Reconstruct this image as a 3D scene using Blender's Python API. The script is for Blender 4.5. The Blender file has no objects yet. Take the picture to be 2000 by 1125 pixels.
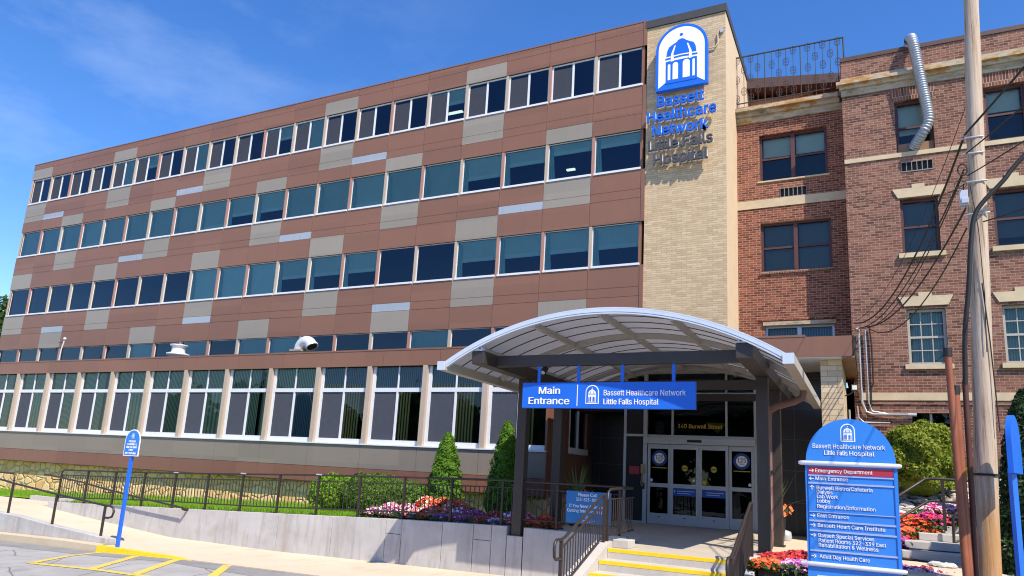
import bpy, math, random
import numpy as np
from mathutils import Vector, Matrix
random.seed(7); rng = np.random.default_rng(7)
R = math.radians
sc = bpy.context.scene
COL = sc.collection

# ------------------------------------------------------------------ camera
cam = bpy.data.cameras.new('camera'); co = bpy.data.objects.new('camera', cam); COL.objects.link(co)
r_, u_, d_ = (Vector((0.89603793, 0.44065472, 0.05421664)), Vector((0.04123599, -0.20418775, 0.97806286)),
              Vector((-0.44205839, 0.87414575, 0.2011308)))
m = Matrix((r_, u_, -d_)).transposed().to_4x4(); m.translation = Vector((40.1897, -20.7653, 1.17))
co.matrix_world = m
cam.sensor_width = 36; cam.lens = 1392.0 / 2000 * 36; cam.shift_y = (639.98 - 562.5) / 2000
cam.clip_start = .1; cam.clip_end = 3000
sc.camera = co
# ------------------------------------------------------------------ light
SUN = Vector((1.38, -1.0, 2.05)).normalized()           # towards the sun
elev = math.asin(SUN.z); az = math.atan2(SUN.x, SUN.y)
w = bpy.data.worlds.new('World'); sc.world = w; w.use_nodes = True
nt = w.node_tree; nt.nodes.clear()
out = nt.nodes.new('ShaderNodeOutputWorld'); bg = nt.nodes.new('ShaderNodeBackground')
sky = nt.nodes.new('ShaderNodeTexSky'); sky.sky_type = 'NISHITA'; sky.sun_disc = False
sky.sun_elevation = elev; sky.sun_rotation = az; sky.air_density = 1.0; sky.dust_density = .2; sky.ozone_density = 3.0
hsv = nt.nodes.new('ShaderNodeHueSaturation'); hsv.inputs['Saturation'].default_value = 1.29; hsv.inputs['Hue'].default_value = .511; hsv.inputs['Value'].default_value = 1.4
tc = nt.nodes.new('ShaderNodeTexCoord'); mp = nt.nodes.new('ShaderNodeMapping'); mp.inputs['Scale'].default_value = (1.2, 1.2, 3.2)
mp.inputs['Rotation'].default_value = (0, .5, .3)
nz = nt.nodes.new('ShaderNodeTexNoise'); nz.inputs['Scale'].default_value = 2.1; nz.inputs['Detail'].default_value = 7; nz.inputs['Roughness'].default_value = .62
rp = nt.nodes.new('ShaderNodeValToRGB'); rp.color_ramp.elements[0].position = .5; rp.color_ramp.elements[1].position = .85
rp.color_ramp.elements[1].color = (.30, .30, .30, 1)
mx = nt.nodes.new('ShaderNodeMix'); mx.data_type = 'RGBA'; mx.inputs[7].default_value = (6.0, 6.8, 8.0, 1)
L = nt.links
L.new(sky.outputs[0], hsv.inputs['Color']); L.new(hsv.outputs[0], mx.inputs[6])
L.new(tc.outputs['Generated'], mp.inputs[0]); L.new(mp.outputs[0], nz.inputs['Vector']); L.new(nz.outputs[0], rp.inputs[0])
spx = nt.nodes.new('ShaderNodeSeparateXYZ'); L.new(tc.outputs['Generated'], spx.inputs[0])
mr = nt.nodes.new('ShaderNodeMapRange'); mr.inputs[1].default_value = -.35; mr.inputs[2].default_value = -.8; L.new(spx.outputs[0], mr.inputs[0])
ml = nt.nodes.new('ShaderNodeMath'); ml.operation = 'MULTIPLY'; L.new(rp.outputs[0], ml.inputs[0]); L.new(mr.outputs[0], ml.inputs[1])
L.new(ml.outputs[0], mx.inputs[0]); L.new(mx.outputs[2], bg.inputs[0]); L.new(bg.outputs[0], out.inputs[0])
bg.inputs[1].default_value = .125
sl = bpy.data.lights.new('sun', 'SUN'); sl.energy = 5.0; sl.angle = R(.5); sl.color = (1, .90, .75)
so = bpy.data.objects.new('sun', sl); COL.objects.link(so)
so.rotation_euler = SUN.to_track_quat('Z', 'Y').to_euler(); so.location = (40, -40, 40)
sc.view_settings.view_transform = 'Standard'; sc.view_settings.look = 'None'
sc.view_settings.exposure = 0.45; sc.view_settings.gamma = 1
sc.cycles.max_bounces = 8; sc.cycles.transparent_max_bounces = 12
sc.cycles.sample_clamp_indirect = 6; sc.cycles.filter_width = 1.1

# ------------------------------------------------------------------ materials
MATS = {}
class N:
    def __init__(s, name):
        s.m = bpy.data.materials.new(name); s.m.use_nodes = True; s.t = s.m.node_tree
        s.b = s.t.nodes['Principled BSDF']; s.o = s.t.nodes['Material Output']
    def n(s, typ, **k):
        x = s.t.nodes.new('ShaderNode' + typ)
        for a, v in k.items():
            if isinstance(v, (int, float, tuple)) and a in x.inputs: x.inputs[a].default_value = v
            else: setattr(x, a, v)
        return x
    def l(s, a, b): s.t.links.new(a, b)
    def pos(s, scale=(1, 1, 1)):
        g = s.n('NewGeometry'); mm = s.n('Mapping'); mm.inputs['Scale'].default_value = scale
        s.l(g.outputs['Position'], mm.inputs[0]); return mm.outputs[0]
    def noise(s, vec, scale, detail=4, rough=.6):
        x = s.n('TexNoise'); x.inputs['Scale'].default_value = scale; x.inputs['Detail'].default_value = detail; x.inputs['Roughness'].default_value = rough
        s.l(vec, x.inputs['Vector']); return x
    def ramp(s, fac, stops):
        x = s.n('ValToRGB'); e = x.color_ramp.elements
        while len(e) < len(stops): e.new(.5)
        for q, (p, c) in zip(e, stops): q.position = p; q.color = (*c, 1) if len(c) == 3 else c
        s.l(fac, x.inputs[0]); return x.outputs[0]
    def mix(s, fac, a, b, mode='MIX'):
        x = s.n('Mix', data_type='RGBA', blend_type=mode)
        for sock, v in ((0, fac), (6, a), (7, b)):
            if hasattr(v, 'links') or isinstance(v, bpy.types.NodeSocket): s.l(v, x.inputs[sock])
            else: x.inputs[sock].default_value = v if not isinstance(v, tuple) or len(v) == 4 else (*v, 1)
        return x.outputs[2]
    def bump(s, h, strength=.3, dist=.02):
        x = s.n('Bump'); x.inputs['Strength'].default_value = strength; x.inputs['Distance'].default_value = dist
        s.l(h, x.inputs['Height']); s.l(x.outputs[0], s.b.inputs['Normal'])
def reg(name, mat): MATS[name] = mat; return mat
def plain(name, col, rough=.6, metal=0, var=.08, vs=3.0, bump=0, spec=.5, coat=0):
    k = N(name); b = k.b; b.inputs['Roughness'].default_value = rough; b.inputs['Metallic'].default_value = metal
    b.inputs['Specular IOR Level'].default_value = spec
    if coat: b.inputs['Coat Weight'].default_value = coat
    p = k.pos(); nn = k.noise(p, vs, 5)
    c = k.ramp(nn.outputs[0], [(.25, tuple(max(0, x * (1 - var)) for x in col)), (.75, tuple(x * (1 + var) for x in col))])
    k.l(c, b.inputs['Base Color'])
    if bump:
        n2 = k.noise(p, vs * 12, 3); k.bump(n2.outputs[0], bump, .01)
    return reg(name, k.m)
def brick(name, cols, mortar, bw, bh, msize, rough=.85, noise_amt=.35, big=None):
    k = N(name); g = k.n('NewGeometry'); sp = k.n('SeparateXYZ'); k.l(g.outputs['Position'], sp.inputs[0])
    ad = k.n('Math', operation='ADD'); k.l(sp.outputs[0], ad.inputs[0]); k.l(sp.outputs[1], ad.inputs[1])
    cb = k.n('CombineXYZ'); k.l(ad.outputs[0], cb.inputs[0]); k.l(sp.outputs[2], cb.inputs[1])
    bt = k.n('TexBrick'); bt.inputs['Scale'].default_value = 1; bt.inputs['Brick Width'].default_value = bw; bt.inputs['Row Height'].default_value = bh
    bt.inputs['Mortar Size'].default_value = msize; bt.inputs['Mortar Smooth'].default_value = .2; bt.inputs['Bias'].default_value = -.1
    bt.inputs['Color1'].default_value = (0, 0, 0, 1); bt.inputs['Color2'].default_value = (1, 1, 1, 1); bt.inputs['Mortar'].default_value = (.5, .5, .5, 1)
    k.l(cb.outputs[0], bt.inputs['Vector'])
    # a second random per brick via noise sampled coarse in brick space
    n1 = k.noise(cb.outputs[0], 9, 2); n2 = k.noise(cb.outputs[0], .9, 4)
    f = k.mix(.45, bt.outputs[0], n1.outputs[0])
    c = k.ramp(f, cols)
    if big:
        fb = k.ramp(n2.outputs[0], [(.45, (0, 0, 0)), (.7, (1, 1, 1))]); c = k.mix(fb, c, k.mix(.5, c, big))
    nm = k.noise(cb.outputs[0], 30, 2); mcol = k.ramp(nm.outputs[0], [(.3, tuple(x * .75 for x in mortar)), (.7, mortar)])
    c = k.mix(bt.outputs['Fac'], c, mcol)
    k.l(c, k.b.inputs['Base Color']); k.b.inputs['Roughness'].default_value = rough; k.b.inputs['Specular IOR Level'].default_value = .25
    inv = k.n('Math', operation='SUBTRACT'); inv.inputs[0].default_value = 1; k.l(bt.outputs['Fac'], inv.inputs[1]); k.bump(inv.outputs[0], .6, .012)
    return reg(name, k.m)

def panel(name, col, metal=0, rough=.42):
    k = N(name); b = k.b; b.inputs['Roughness'].default_value = rough; b.inputs['Metallic'].default_value = metal
    g = k.n('NewGeometry'); sn = k.n('VectorMath', operation='SNAP'); sn.inputs[1].default_value = (1.7, 50, .62); k.l(g.outputs['Position'], sn.inputs[0])
    wn = k.n('TexWhiteNoise'); k.l(sn.outputs[0], wn.inputs[0]); st = k.noise(k.pos((5, 5, .35)), 1.4, 6, .65); bl = k.noise(k.pos(), .35, 4)
    f = k.mix(.45, wn.outputs[0], st.outputs[0]); f = k.mix(.35, f, bl.outputs[0])
    c = k.ramp(f, [(.2, tuple(x * .86 for x in col)), (.5, col), (.8, tuple(min(1, x * 1.12) for x in col))]); k.l(c, b.inputs['Base Color'])
    rr_ = k.ramp(st.outputs[0], [(.3, (rough - .08,) * 3), (.7, (rough + .14,) * 3)]); k.l(rr_, b.inputs['Roughness'])
    k.bump(k.noise(k.pos(), .9, 2).outputs[0], .06, .05); return reg(name, k.m)
panel('panel_brown', (.215, .104, .064)); panel('panel_brown_low', (.20, .088, .06)); panel('panel_beige', (.27, .238, .195)); panel('panel_silver', (.40, .43, .455), .25, .3); panel('panel_grey', (.215, .18, .15))
plain('joint_dark', (.03, .018, .015), .9)
plain('mullion_tan', (.43, .345, .27), .5, 0, .06, 2)
plain('mullion_brown', (.36, .19, .14), .5, 0, .06, 2)
plain('white_frame', (.66, .68, .72), .4, 0, .05, 3)
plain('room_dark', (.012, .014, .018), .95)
plain('room_floor', (.10, .10, .10), .9)
plain('blind_grey', (.15, .15, .14), .8, 0, .08, 2)
plain('screen_wing', (.05, .057, .078), .8, 0, .1, 6)
plain('screen_grey', (.028, .034, .050), .8, 0, .1, 6)
plain('blind_teal', (.54, .52, .44), .8, 0, .06, 2)
plain('blind_mid', (.60, .58, .50), .8, 0, .08, 1.2)
plain('blind_light', (.70, .70, .62), .8, 0, .06, 2)
plain('light_fixture', (.8, .8, .75), .5)
k = N('tube_light'); k.b.inputs['Emission Color'].default_value = (1, .95, .85, 1); k.b.inputs['Emission Strength'].default_value = 1.1; reg('tube_light', k.m)
plain('roof_dark', (.05, .05, .05), .9)
plain('coping_dark', (.055, .052, .048), .5)
plain('coping_brown', (.085, .045, .035), .5)
plain('bronze', (.055, .044, .038), .42, .2, .1, 4)
plain('rail_bronze', (.040, .031, .027), .45, .2, .1, 8)
plain('canopy_tan', (.40, .38, .34), .5, 0, .08, 4)
plain('canopy_white', (.56, .63, .72), .35, .1, .06, 3)
plain('downspout', (.17, .085, .075), .45, 0, .08, 5)
plain('sign_blue', (.012, .135, .66), .38, 0, .05, 3)
plain('sign_blue_mid', (.03, .205, .66), .38, 0, .05, 3)
plain('sign_blue_dark', (.01, .09, .42), .4, 0, .05, 3)
plain('banner_blue', (.012, .17, .45), .5, 0, .06, 3, .1)
plain('sign_white', (.85, .86, .88), .45, 0, .03, 3)
plain('sign_red', (.42, .025, .05), .4, 0, .05, 3)
plain('sign_divider', (.34, .42, .66), .4, .1, .04, 3)
plain('sign_silver', (.66, .68, .74), .35, .2, .04, 3)
plain('letter_grey', (.07, .065, .075), .45)
plain('gold', (.62, .42, .06), .4, .2)
plain('yellow_seal', (.55, .42, .02), .5)
plain('ring_blue', (.012, .06, .28), .5)
plain('alu', (.47, .48, .50), .38, .35, .06, 4)
plain('black_rubber', (.012, .012, .012), .6)
plain('phone_tan', (.50, .36, .17), .5)
plain('galv', (.36, .39, .45), .42, .5, .14, 9, .1)
plain('galv_white', (.74, .76, .8), .45, .3, .1, 9)
plain('conduit', (.50, .50, .50), .35, .6, .1, 8)
plain('iron', (.03, .022, .02), .6)
plain('wood_red', (.085, .028, .025), .55, 0, .1, 5)
plain('soffit', (.62, .60, .57), .7)
plain('soffit_brown', (.26, .135, .07), .5, 0, .25, 1.2)
plain('light_white', (.8, .8, .78), .4)
plain('box_grey', (.5, .53, .58), .4, .3)
plain('cast_stone', (.54, .44, .30), .85, 0, .14, 2.5, .2, .2)
plain('cream_render', (.62, .48, .33), .85, 0, .06, 1.5, .15, .2)
plain('planter_pot', (.018, .016, .018), .6)
plain('spike_leaf', (.16, .22, .06), .6)
plain('soil', (.05, .033, .022), .95, 0, .3, 6, .5)
plain('petal_red', (.62, .025, .02), .6, 0, .2, 9); plain('petal_orange', (.78, .13, .02), .6, 0, .2, 9)
plain('petal_magenta', (.55, .02, .20), .6, 0, .2, 9); plain('petal_pink', (.80, .36, .48), .6, 0, .2, 9)
plain('petal_white', (.82, .74, .74), .6, 0, .1, 9); plain('petal_purple', (.30, .035, .34), .6, 0, .2, 9)
plain('petal_dark', (.30, .012, .02), .6, 0, .2, 9)
k = N('paint_yellow'); p = k.pos(); a = k.noise(p, 9, 6, .7); c = k.ramp(a.outputs[0], [(.36, (.40, .36, .24)), (.50, (.72, .52, .07)), (.7, (.80, .58, .05))]); k.l(c, k.b.inputs['Base Color']); k.b.inputs['Roughness'].default_value = .7; reg('paint_yellow', k.m)
plain('kerb_yellow', (.80, .55, .01), .6, 0, .1, 6, .15)
plain('rust_pipe', (.27, .085, .04), .55, .1, .22, 3, .1)
plain('rust_shaded', (.075, .03, .022), .6, .1, .2, 3)  # shade on the pipe beside the pole is put into this darker rust
plain('cable_black', (.012, .011, .011), .6)
plain('bark', (.06, .04, .025), .9)
for nm, c in (('rock_a', (.46, .43, .39)), ('rock_b', (.34, .29, .25)), ('rock_c', (.58, .55, .50))): plain(nm, c, .85, 0, .2, 14, .4, .2)

def leafmat(name, c1, c2, trans=.3, scale=2.2):
    k = N(name); p = k.pos(); nn = k.noise(p, scale, 3); n2 = k.noise(p, 25, 2)
    f = k.mix(.4, nn.outputs[0], n2.outputs[0]); c = k.ramp(f, [(.32, c1), (.66, c2)])
    k.l(c, k.b.inputs['Base Color']); k.b.inputs['Roughness'].default_value = .55; k.b.inputs['Specular IOR Level'].default_value = .3
    tr = k.n('BsdfTranslucent'); k.l(c, tr.inputs[0]); ms = k.n('MixShader'); ms.inputs[0].default_value = trans
    k.l(k.b.outputs[0], ms.inputs[1]); k.l(tr.outputs[0], ms.inputs[2]); k.l(ms.outputs[0], k.o.inputs[0])
    return reg(name, k.m)
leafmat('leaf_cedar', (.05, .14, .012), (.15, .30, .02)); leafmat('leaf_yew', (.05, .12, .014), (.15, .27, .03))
leafmat('leaf_bright', (.09, .22, .012), (.24, .40, .02)); leafmat('leaf_barberry', (.08, .19, .015), (.40, .40, .05), .35, 5)
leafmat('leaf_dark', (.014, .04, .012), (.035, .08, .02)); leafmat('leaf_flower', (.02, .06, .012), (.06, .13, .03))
leafmat('leaf_tree', (.02, .06, .012), (.06, .12, .02)); leafmat('grass_blade', (.12, .26, .012), (.26, .44, .03), .35)

def mk_ground(name, stops, scale, bump=.25, rough=.9, fine=60, stain=None, spots=None):
    k = N(name); p = k.pos(); a = k.noise(p, scale, 6, .65); f2 = k.noise(p, fine, 3)
    f = k.mix(.35, a.outputs[0], f2.outputs[0]); c = k.ramp(f, stops)
    if stain:
        v = k.n('TexVoronoi', feature='DISTANCE_TO_EDGE'); v.inputs['Scale'].default_value = .55; k.l(k.mix(.12, p, k.noise(p, 1.5, 4).outputs[1]), v.inputs['Vector'])
        cr = k.ramp(v.outputs[0], [(.0, (1, 1, 1)), (.012, (0, 0, 0))]); c = k.mix(cr, c, stain)
    if spots:
        q = k.noise(k.pos((1.0, .45, 1)), 1.9, 5, .55); sp = k.ramp(q.outputs[0], [(.60, (0, 0, 0)), (.68, (1, 1, 1))]); c = k.mix(k.mix(.45, (0, 0, 0), sp), c, spots)
    k.l(c, k.b.inputs['Base Color']); k.b.inputs['Roughness'].default_value = rough; k.b.inputs['Specular IOR Level'].default_value = .2
    k.bump(f2.outputs[0], bump, .012); return reg(name, k.m)
mk_ground('asphalt', [(.3, (.27, .26, .25)), (.5, (.36, .35, .335)), (.7, (.43, .415, .40))], .8, .35, .9, 90, (.13, .12, .12), (.16, .15, .145))
mk_ground('asphalt_patch', [(.3, (.19, .185, .185)), (.5, (.25, .245, .24)), (.7, (.31, .30, .29))], 1.3, .35, .9, 90)
mk_ground('walk', [(.3, (.56, .445, .325)), (.7, (.68, .555, .42))], .7, .2, .9, 60, None, (.46, .37, .28))
mk_ground('lawn', [(.3, (.10, .23, .012)), (.6, (.18, .35, .02)), (.75, (.25, .40, .035))], 3, .6, .95, 120)
mk_ground('landing', [(.3, (.40, .35, .28)), (.7, (.52, .46, .38))], .9, .12)
mk_ground('curbstone', [(.3, (.46, .38, .26)), (.7, (.58, .49, .36))], 1.2, .2)
mk_ground('earth', [(.3, (.10, .09, .07)), (.7, (.17, .16, .12))], .3, .2)
mk_ground('step_conc', [(.3, (.42, .39, .35)), (.7, (.55, .52, .48))], 2, .2)

# stained concrete of the retaining wall
k = N('concrete'); p = k.pos(); pv = k.pos((2.6, 2.6, .30)); a = k.noise(p, 1.1, 6); b = k.noise(pv, 2.2, 7, .7); e = k.noise(p, 45, 3)
c = k.ramp(a.outputs[0], [(.3, (.41, .40, .39)), (.7, (.53, .52, .51))])
st = k.ramp(b.outputs[0], [(.5, (0, 0, 0)), (.74, (1, 1, 1))]); c = k.mix(st, c, k.mix(.6, c, (.22, .21, .19)))
bl = k.ramp(k.noise(k.pos((.8, .8, 1.3)), 1.6, 6, .65).outputs[0], [(.5, (0, 0, 0)), (.72, (1, 1, 1))]); c = k.mix(k.mix(.5, (0, 0, 0), bl), c, (.33, .31, .28))
b2 = k.noise(k.pos((1.1, 1.1, .05)), 1.7, 3); st2 = k.ramp(b2.outputs[0], [(.63, (0, 0, 0)), (.67, (1, 1, 1))]); c = k.mix(k.mix(.6, (0, 0, 0), st2), c, (.38, .29, .19))
k.l(c, k.b.inputs['Base Color']); k.b.inputs['Roughness'].default_value = .9; k.b.inputs['Specular IOR Level'].default_value = .2; k.bump(e.outputs[0], .25, .01); reg('concrete', k.m)
# fieldstone base
k = N('fieldstone'); p = k.pos((1, 1, 1.25)); v = k.n('TexVoronoi', feature='F1'); v.inputs['Scale'].default_value = 2.7; v2 = k.n('TexVoronoi', feature='DISTANCE_TO_EDGE'); v2.inputs['Scale'].default_value = 2.7
wv = k.mix(.10, p, k.noise(p, 4, 3).outputs[1]); k.l(wv, v.inputs['Vector']); k.l(wv, v2.inputs['Vector'])
sx = k.n('SeparateColor'); k.l(v.outputs['Color'], sx.inputs[0])
c = k.ramp(sx.outputs[0], [(0, (.66, .36, .13)), (.4, (.84, .52, .22)), (.7, (.88, .61, .32)), (1, (.70, .47, .26))])
c = k.mix(.35, c, k.ramp(k.noise(p, 9, 5).outputs[0], [(.3, (.52, .33, .14)), (.7, (.84, .61, .33))]))
mo = k.ramp(v2.outputs[0], [(.008, (1, 1, 1)), (.035, (0, 0, 0))]); c = k.mix(mo, c, (.42, .32, .20))
k.l(c, k.b.inputs['Base Color']); k.b.inputs['Roughness'].default_value = .9; k.bump(k.ramp(v2.outputs[0], [(0, (0, 0, 0)), (.12, (1, 1, 1))]), .9, .05); reg('fieldstone', k.m)
# granite
k = N('granite'); p = k.pos(); g = k.noise(p, 70, 3); c = k.ramp(g.outputs[0], [(.35, (.012, .010, .010)), (.65, (.045, .038, .036))])
bt = k.n('TexBrick', offset=0); bt.inputs['Scale'].default_value = 1; bt.inputs['Brick Width'].default_value = 1.2; bt.inputs['Row Height'].default_value = .83; bt.inputs['Mortar Size'].default_value = .006
sp = k.n('SeparateXYZ'); k.l(p, sp.inputs[0]); cb = k.n('CombineXYZ'); k.l(sp.outputs[0], cb.inputs[0]); k.l(sp.outputs[2], cb.inputs[1]); k.l(cb.outputs[0], bt.inputs['Vector'])
c = k.mix(bt.outputs['Fac'], c, (.11, .10, .09)); k.l(c, k.b.inputs['Base Color']); k.b.inputs['Roughness'].default_value = .3; reg('granite', k.m)
brick('brick_red', [(.2, (.095, .040, .031)), (.45, (.185, .080, .058)), (.62, (.235, .112, .082)), (.85, (.29, .165, .122))], (.42, .33, .25), .215, .075, .006, big=(.28, .11, .08))
brick('brick_link', [(.2, (.12, .036, .024)), (.45, (.20, .062, .042)), (.62, (.26, .085, .055)), (.85, (.30, .12, .075))], (.48, .36, .25), .215, .075, .0065)
brick('brick_tan', [(.2, (.47, .345, .21)), (.5, (.55, .415, .262)), (.8, (.62, .48, .318))], (.44, .35, .23), .31, .068, .006)
brick('brick_soldier', [(.2, (.11, .042, .034)), (.5, (.19, .075, .055)), (.8, (.26, .12, .09))], (.46, .36, .26), .075, .3, .008)
brick('block_tan', [(.2, (.48, .37, .235)), (.5, (.56, .44, .29)), (.8, (.62, .50, .34))], (.36, .28, .18), .42, .135, .008)
# weathered cornice
k = N('cornice'); p = k.pos((1, 1, 2.5)); a = k.noise(p, 1.1, 8, .72); c = k.ramp(a.outputs[0], [(.32, (.10, .08, .055)), (.43, (.34, .27, .18)), (.52, (.46, .40, .31)), (.58, (.42, .22, .07)), (.66, (.28, .17, .08)), (.74, (.45, .38, .28))])
k.l(c, k.b.inputs['Base Color']); k.b.inputs['Roughness'].default_value = .9; k.bump(a.outputs[0], .5, .03); reg('cornice', k.m)
# weathered pole wood
k = N('pole_wood'); p = k.pos((16, 16, .5)); a = k.noise(p, 1.4, 8, .75); b = k.noise(k.pos((3, 3, .35)), 1.2, 4)
c = k.ramp(a.outputs[0], [(.32, (.09, .06, .04)), (.42, (.34, .25, .17)), (.5, (.46, .36, .27)), (.7, (.58, .49, .40))])
og = k.ramp(b.outputs[0], [(.48, (0, 0, 0)), (.62, (1, 1, 1))]); sz_ = k.n('SeparateXYZ'); g0 = k.n('NewGeometry'); k.l(g0.outputs['Position'], sz_.inputs[0]); zr = k.n('MapRange'); zr.inputs[1].default_value = 2.2; zr.inputs[2].default_value = .6; zr.inputs[3].default_value = .12; zr.inputs[4].default_value = .8; k.l(sz_.outputs[2], zr.inputs[0])
om = k.n('Math', operation='MULTIPLY'); k.l(og, om.inputs[0]); k.l(zr.outputs[0], om.inputs[1]); c = k.mix(om.outputs[0], c, (.42, .20, .05))
k.l(c, k.b.inputs['Base Color']); k.b.inputs['Roughness'].default_value = .8; k.bump(a.outputs[0], .6, .02); reg('pole_wood', k.m)
# glass
def glass(name, tint, refl=.10, rcol=(1, 1, 1), rough=.015):
    k = N(name); t = k.t; t.nodes.remove(k.b); tr = k.n('BsdfTransparent'); tr.inputs[0].default_value = (*tint, 1)
    gl = k.n('BsdfAnisotropic') if False else k.n('BsdfGlossy'); gl.inputs['Color'].default_value = (*rcol, 1); gl.inputs['Roughness'].default_value = rough
    fr = k.n('Fresnel'); fr.inputs[0].default_value = 1.5; ad = k.n('Math', operation='ADD', use_clamp=True); ad.inputs[1].default_value = refl; k.l(fr.outputs[0], ad.inputs[0])
    nb = k.n('Bump'); nb.inputs['Strength'].default_value = .07; nb.inputs['Distance'].default_value = .05; q = k.noise(k.pos(), .9, 3); k.l(q.outputs[0], nb.inputs['Height']); k.l(nb.outputs[0], gl.inputs['Normal'])
    ms = k.n('MixShader'); k.l(ad.outputs[0], ms.inputs[0]); k.l(tr.outputs[0], ms.inputs[1]); k.l(gl.outputs[0], ms.inputs[2]); k.l(ms.outputs[0], k.o.inputs[0]); return reg(name, k.m)
glass('glass_blue', (.52, .73, .74), .02, (.62, .80, 1)); glass('glass_clear', (.66, .76, .73), .015, (.62, .68, .72)); glass('glass_dark', (.32, .36, .38), .0, (.5, .58, .62))
# polycarbonate
k = N('polycarbonate'); t = k.t; tl = k.n('BsdfTranslucent'); tl.inputs[0].default_value = (.46, .46, .48, 1); df = k.n('BsdfDiffuse'); df.inputs[0].default_value = (.55, .56, .58, 1)
tr = k.n('BsdfTransparent'); tr.inputs[0].default_value = (.75, .75, .76, 1); m1 = k.n('MixShader'); m1.inputs[0].default_value = .5; m2 = k.n('MixShader'); m2.inputs[0].default_value = .12
k.l(df.outputs[0], m1.inputs[1]); k.l(tl.outputs[0], m1.inputs[2]); k.l(m1.outputs[0], m2.inputs[1]); k.l(tr.outputs[0], m2.inputs[2]); k.l(m2.outputs[0], k.o.inputs[0]); reg('polycarbonate', k.m)
# vertical blinds / curtains
def stripes(name, c1, c2, freq):
    k = N(name); wv = k.n('TexWave', wave_type='BANDS', bands_direction='X'); wv.inputs['Scale'].default_value = freq; wv.inputs['Distortion'].default_value = .6; wv.inputs['Detail'].default_value = 2; wv.inputs['Detail Scale'].default_value = .4
    k.l(k.pos((1, 1, .05)), wv.inputs['Vector']); c = k.ramp(wv.outputs[0], [(.2, c1), (.75, c2)]); k.l(c, k.b.inputs['Base Color']); k.b.inputs['Roughness'].default_value = .8; return reg(name, k.m)
stripes('vblind_green', (.08, .13, .08), (.46, .56, .36), 4.2); stripes('vblind_gold', (.015, .014, .01), (.50, .40, .12), 3.0); stripes('vblind_blue', (.05, .08, .12), (.16, .24, .32), 4.2)
stripes('curtain_green', (.18, .24, .15), (.50, .58, .38), 1.6); stripes('curtain_pale', (.30, .38, .34), (.46, .56, .50), 5)

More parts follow.
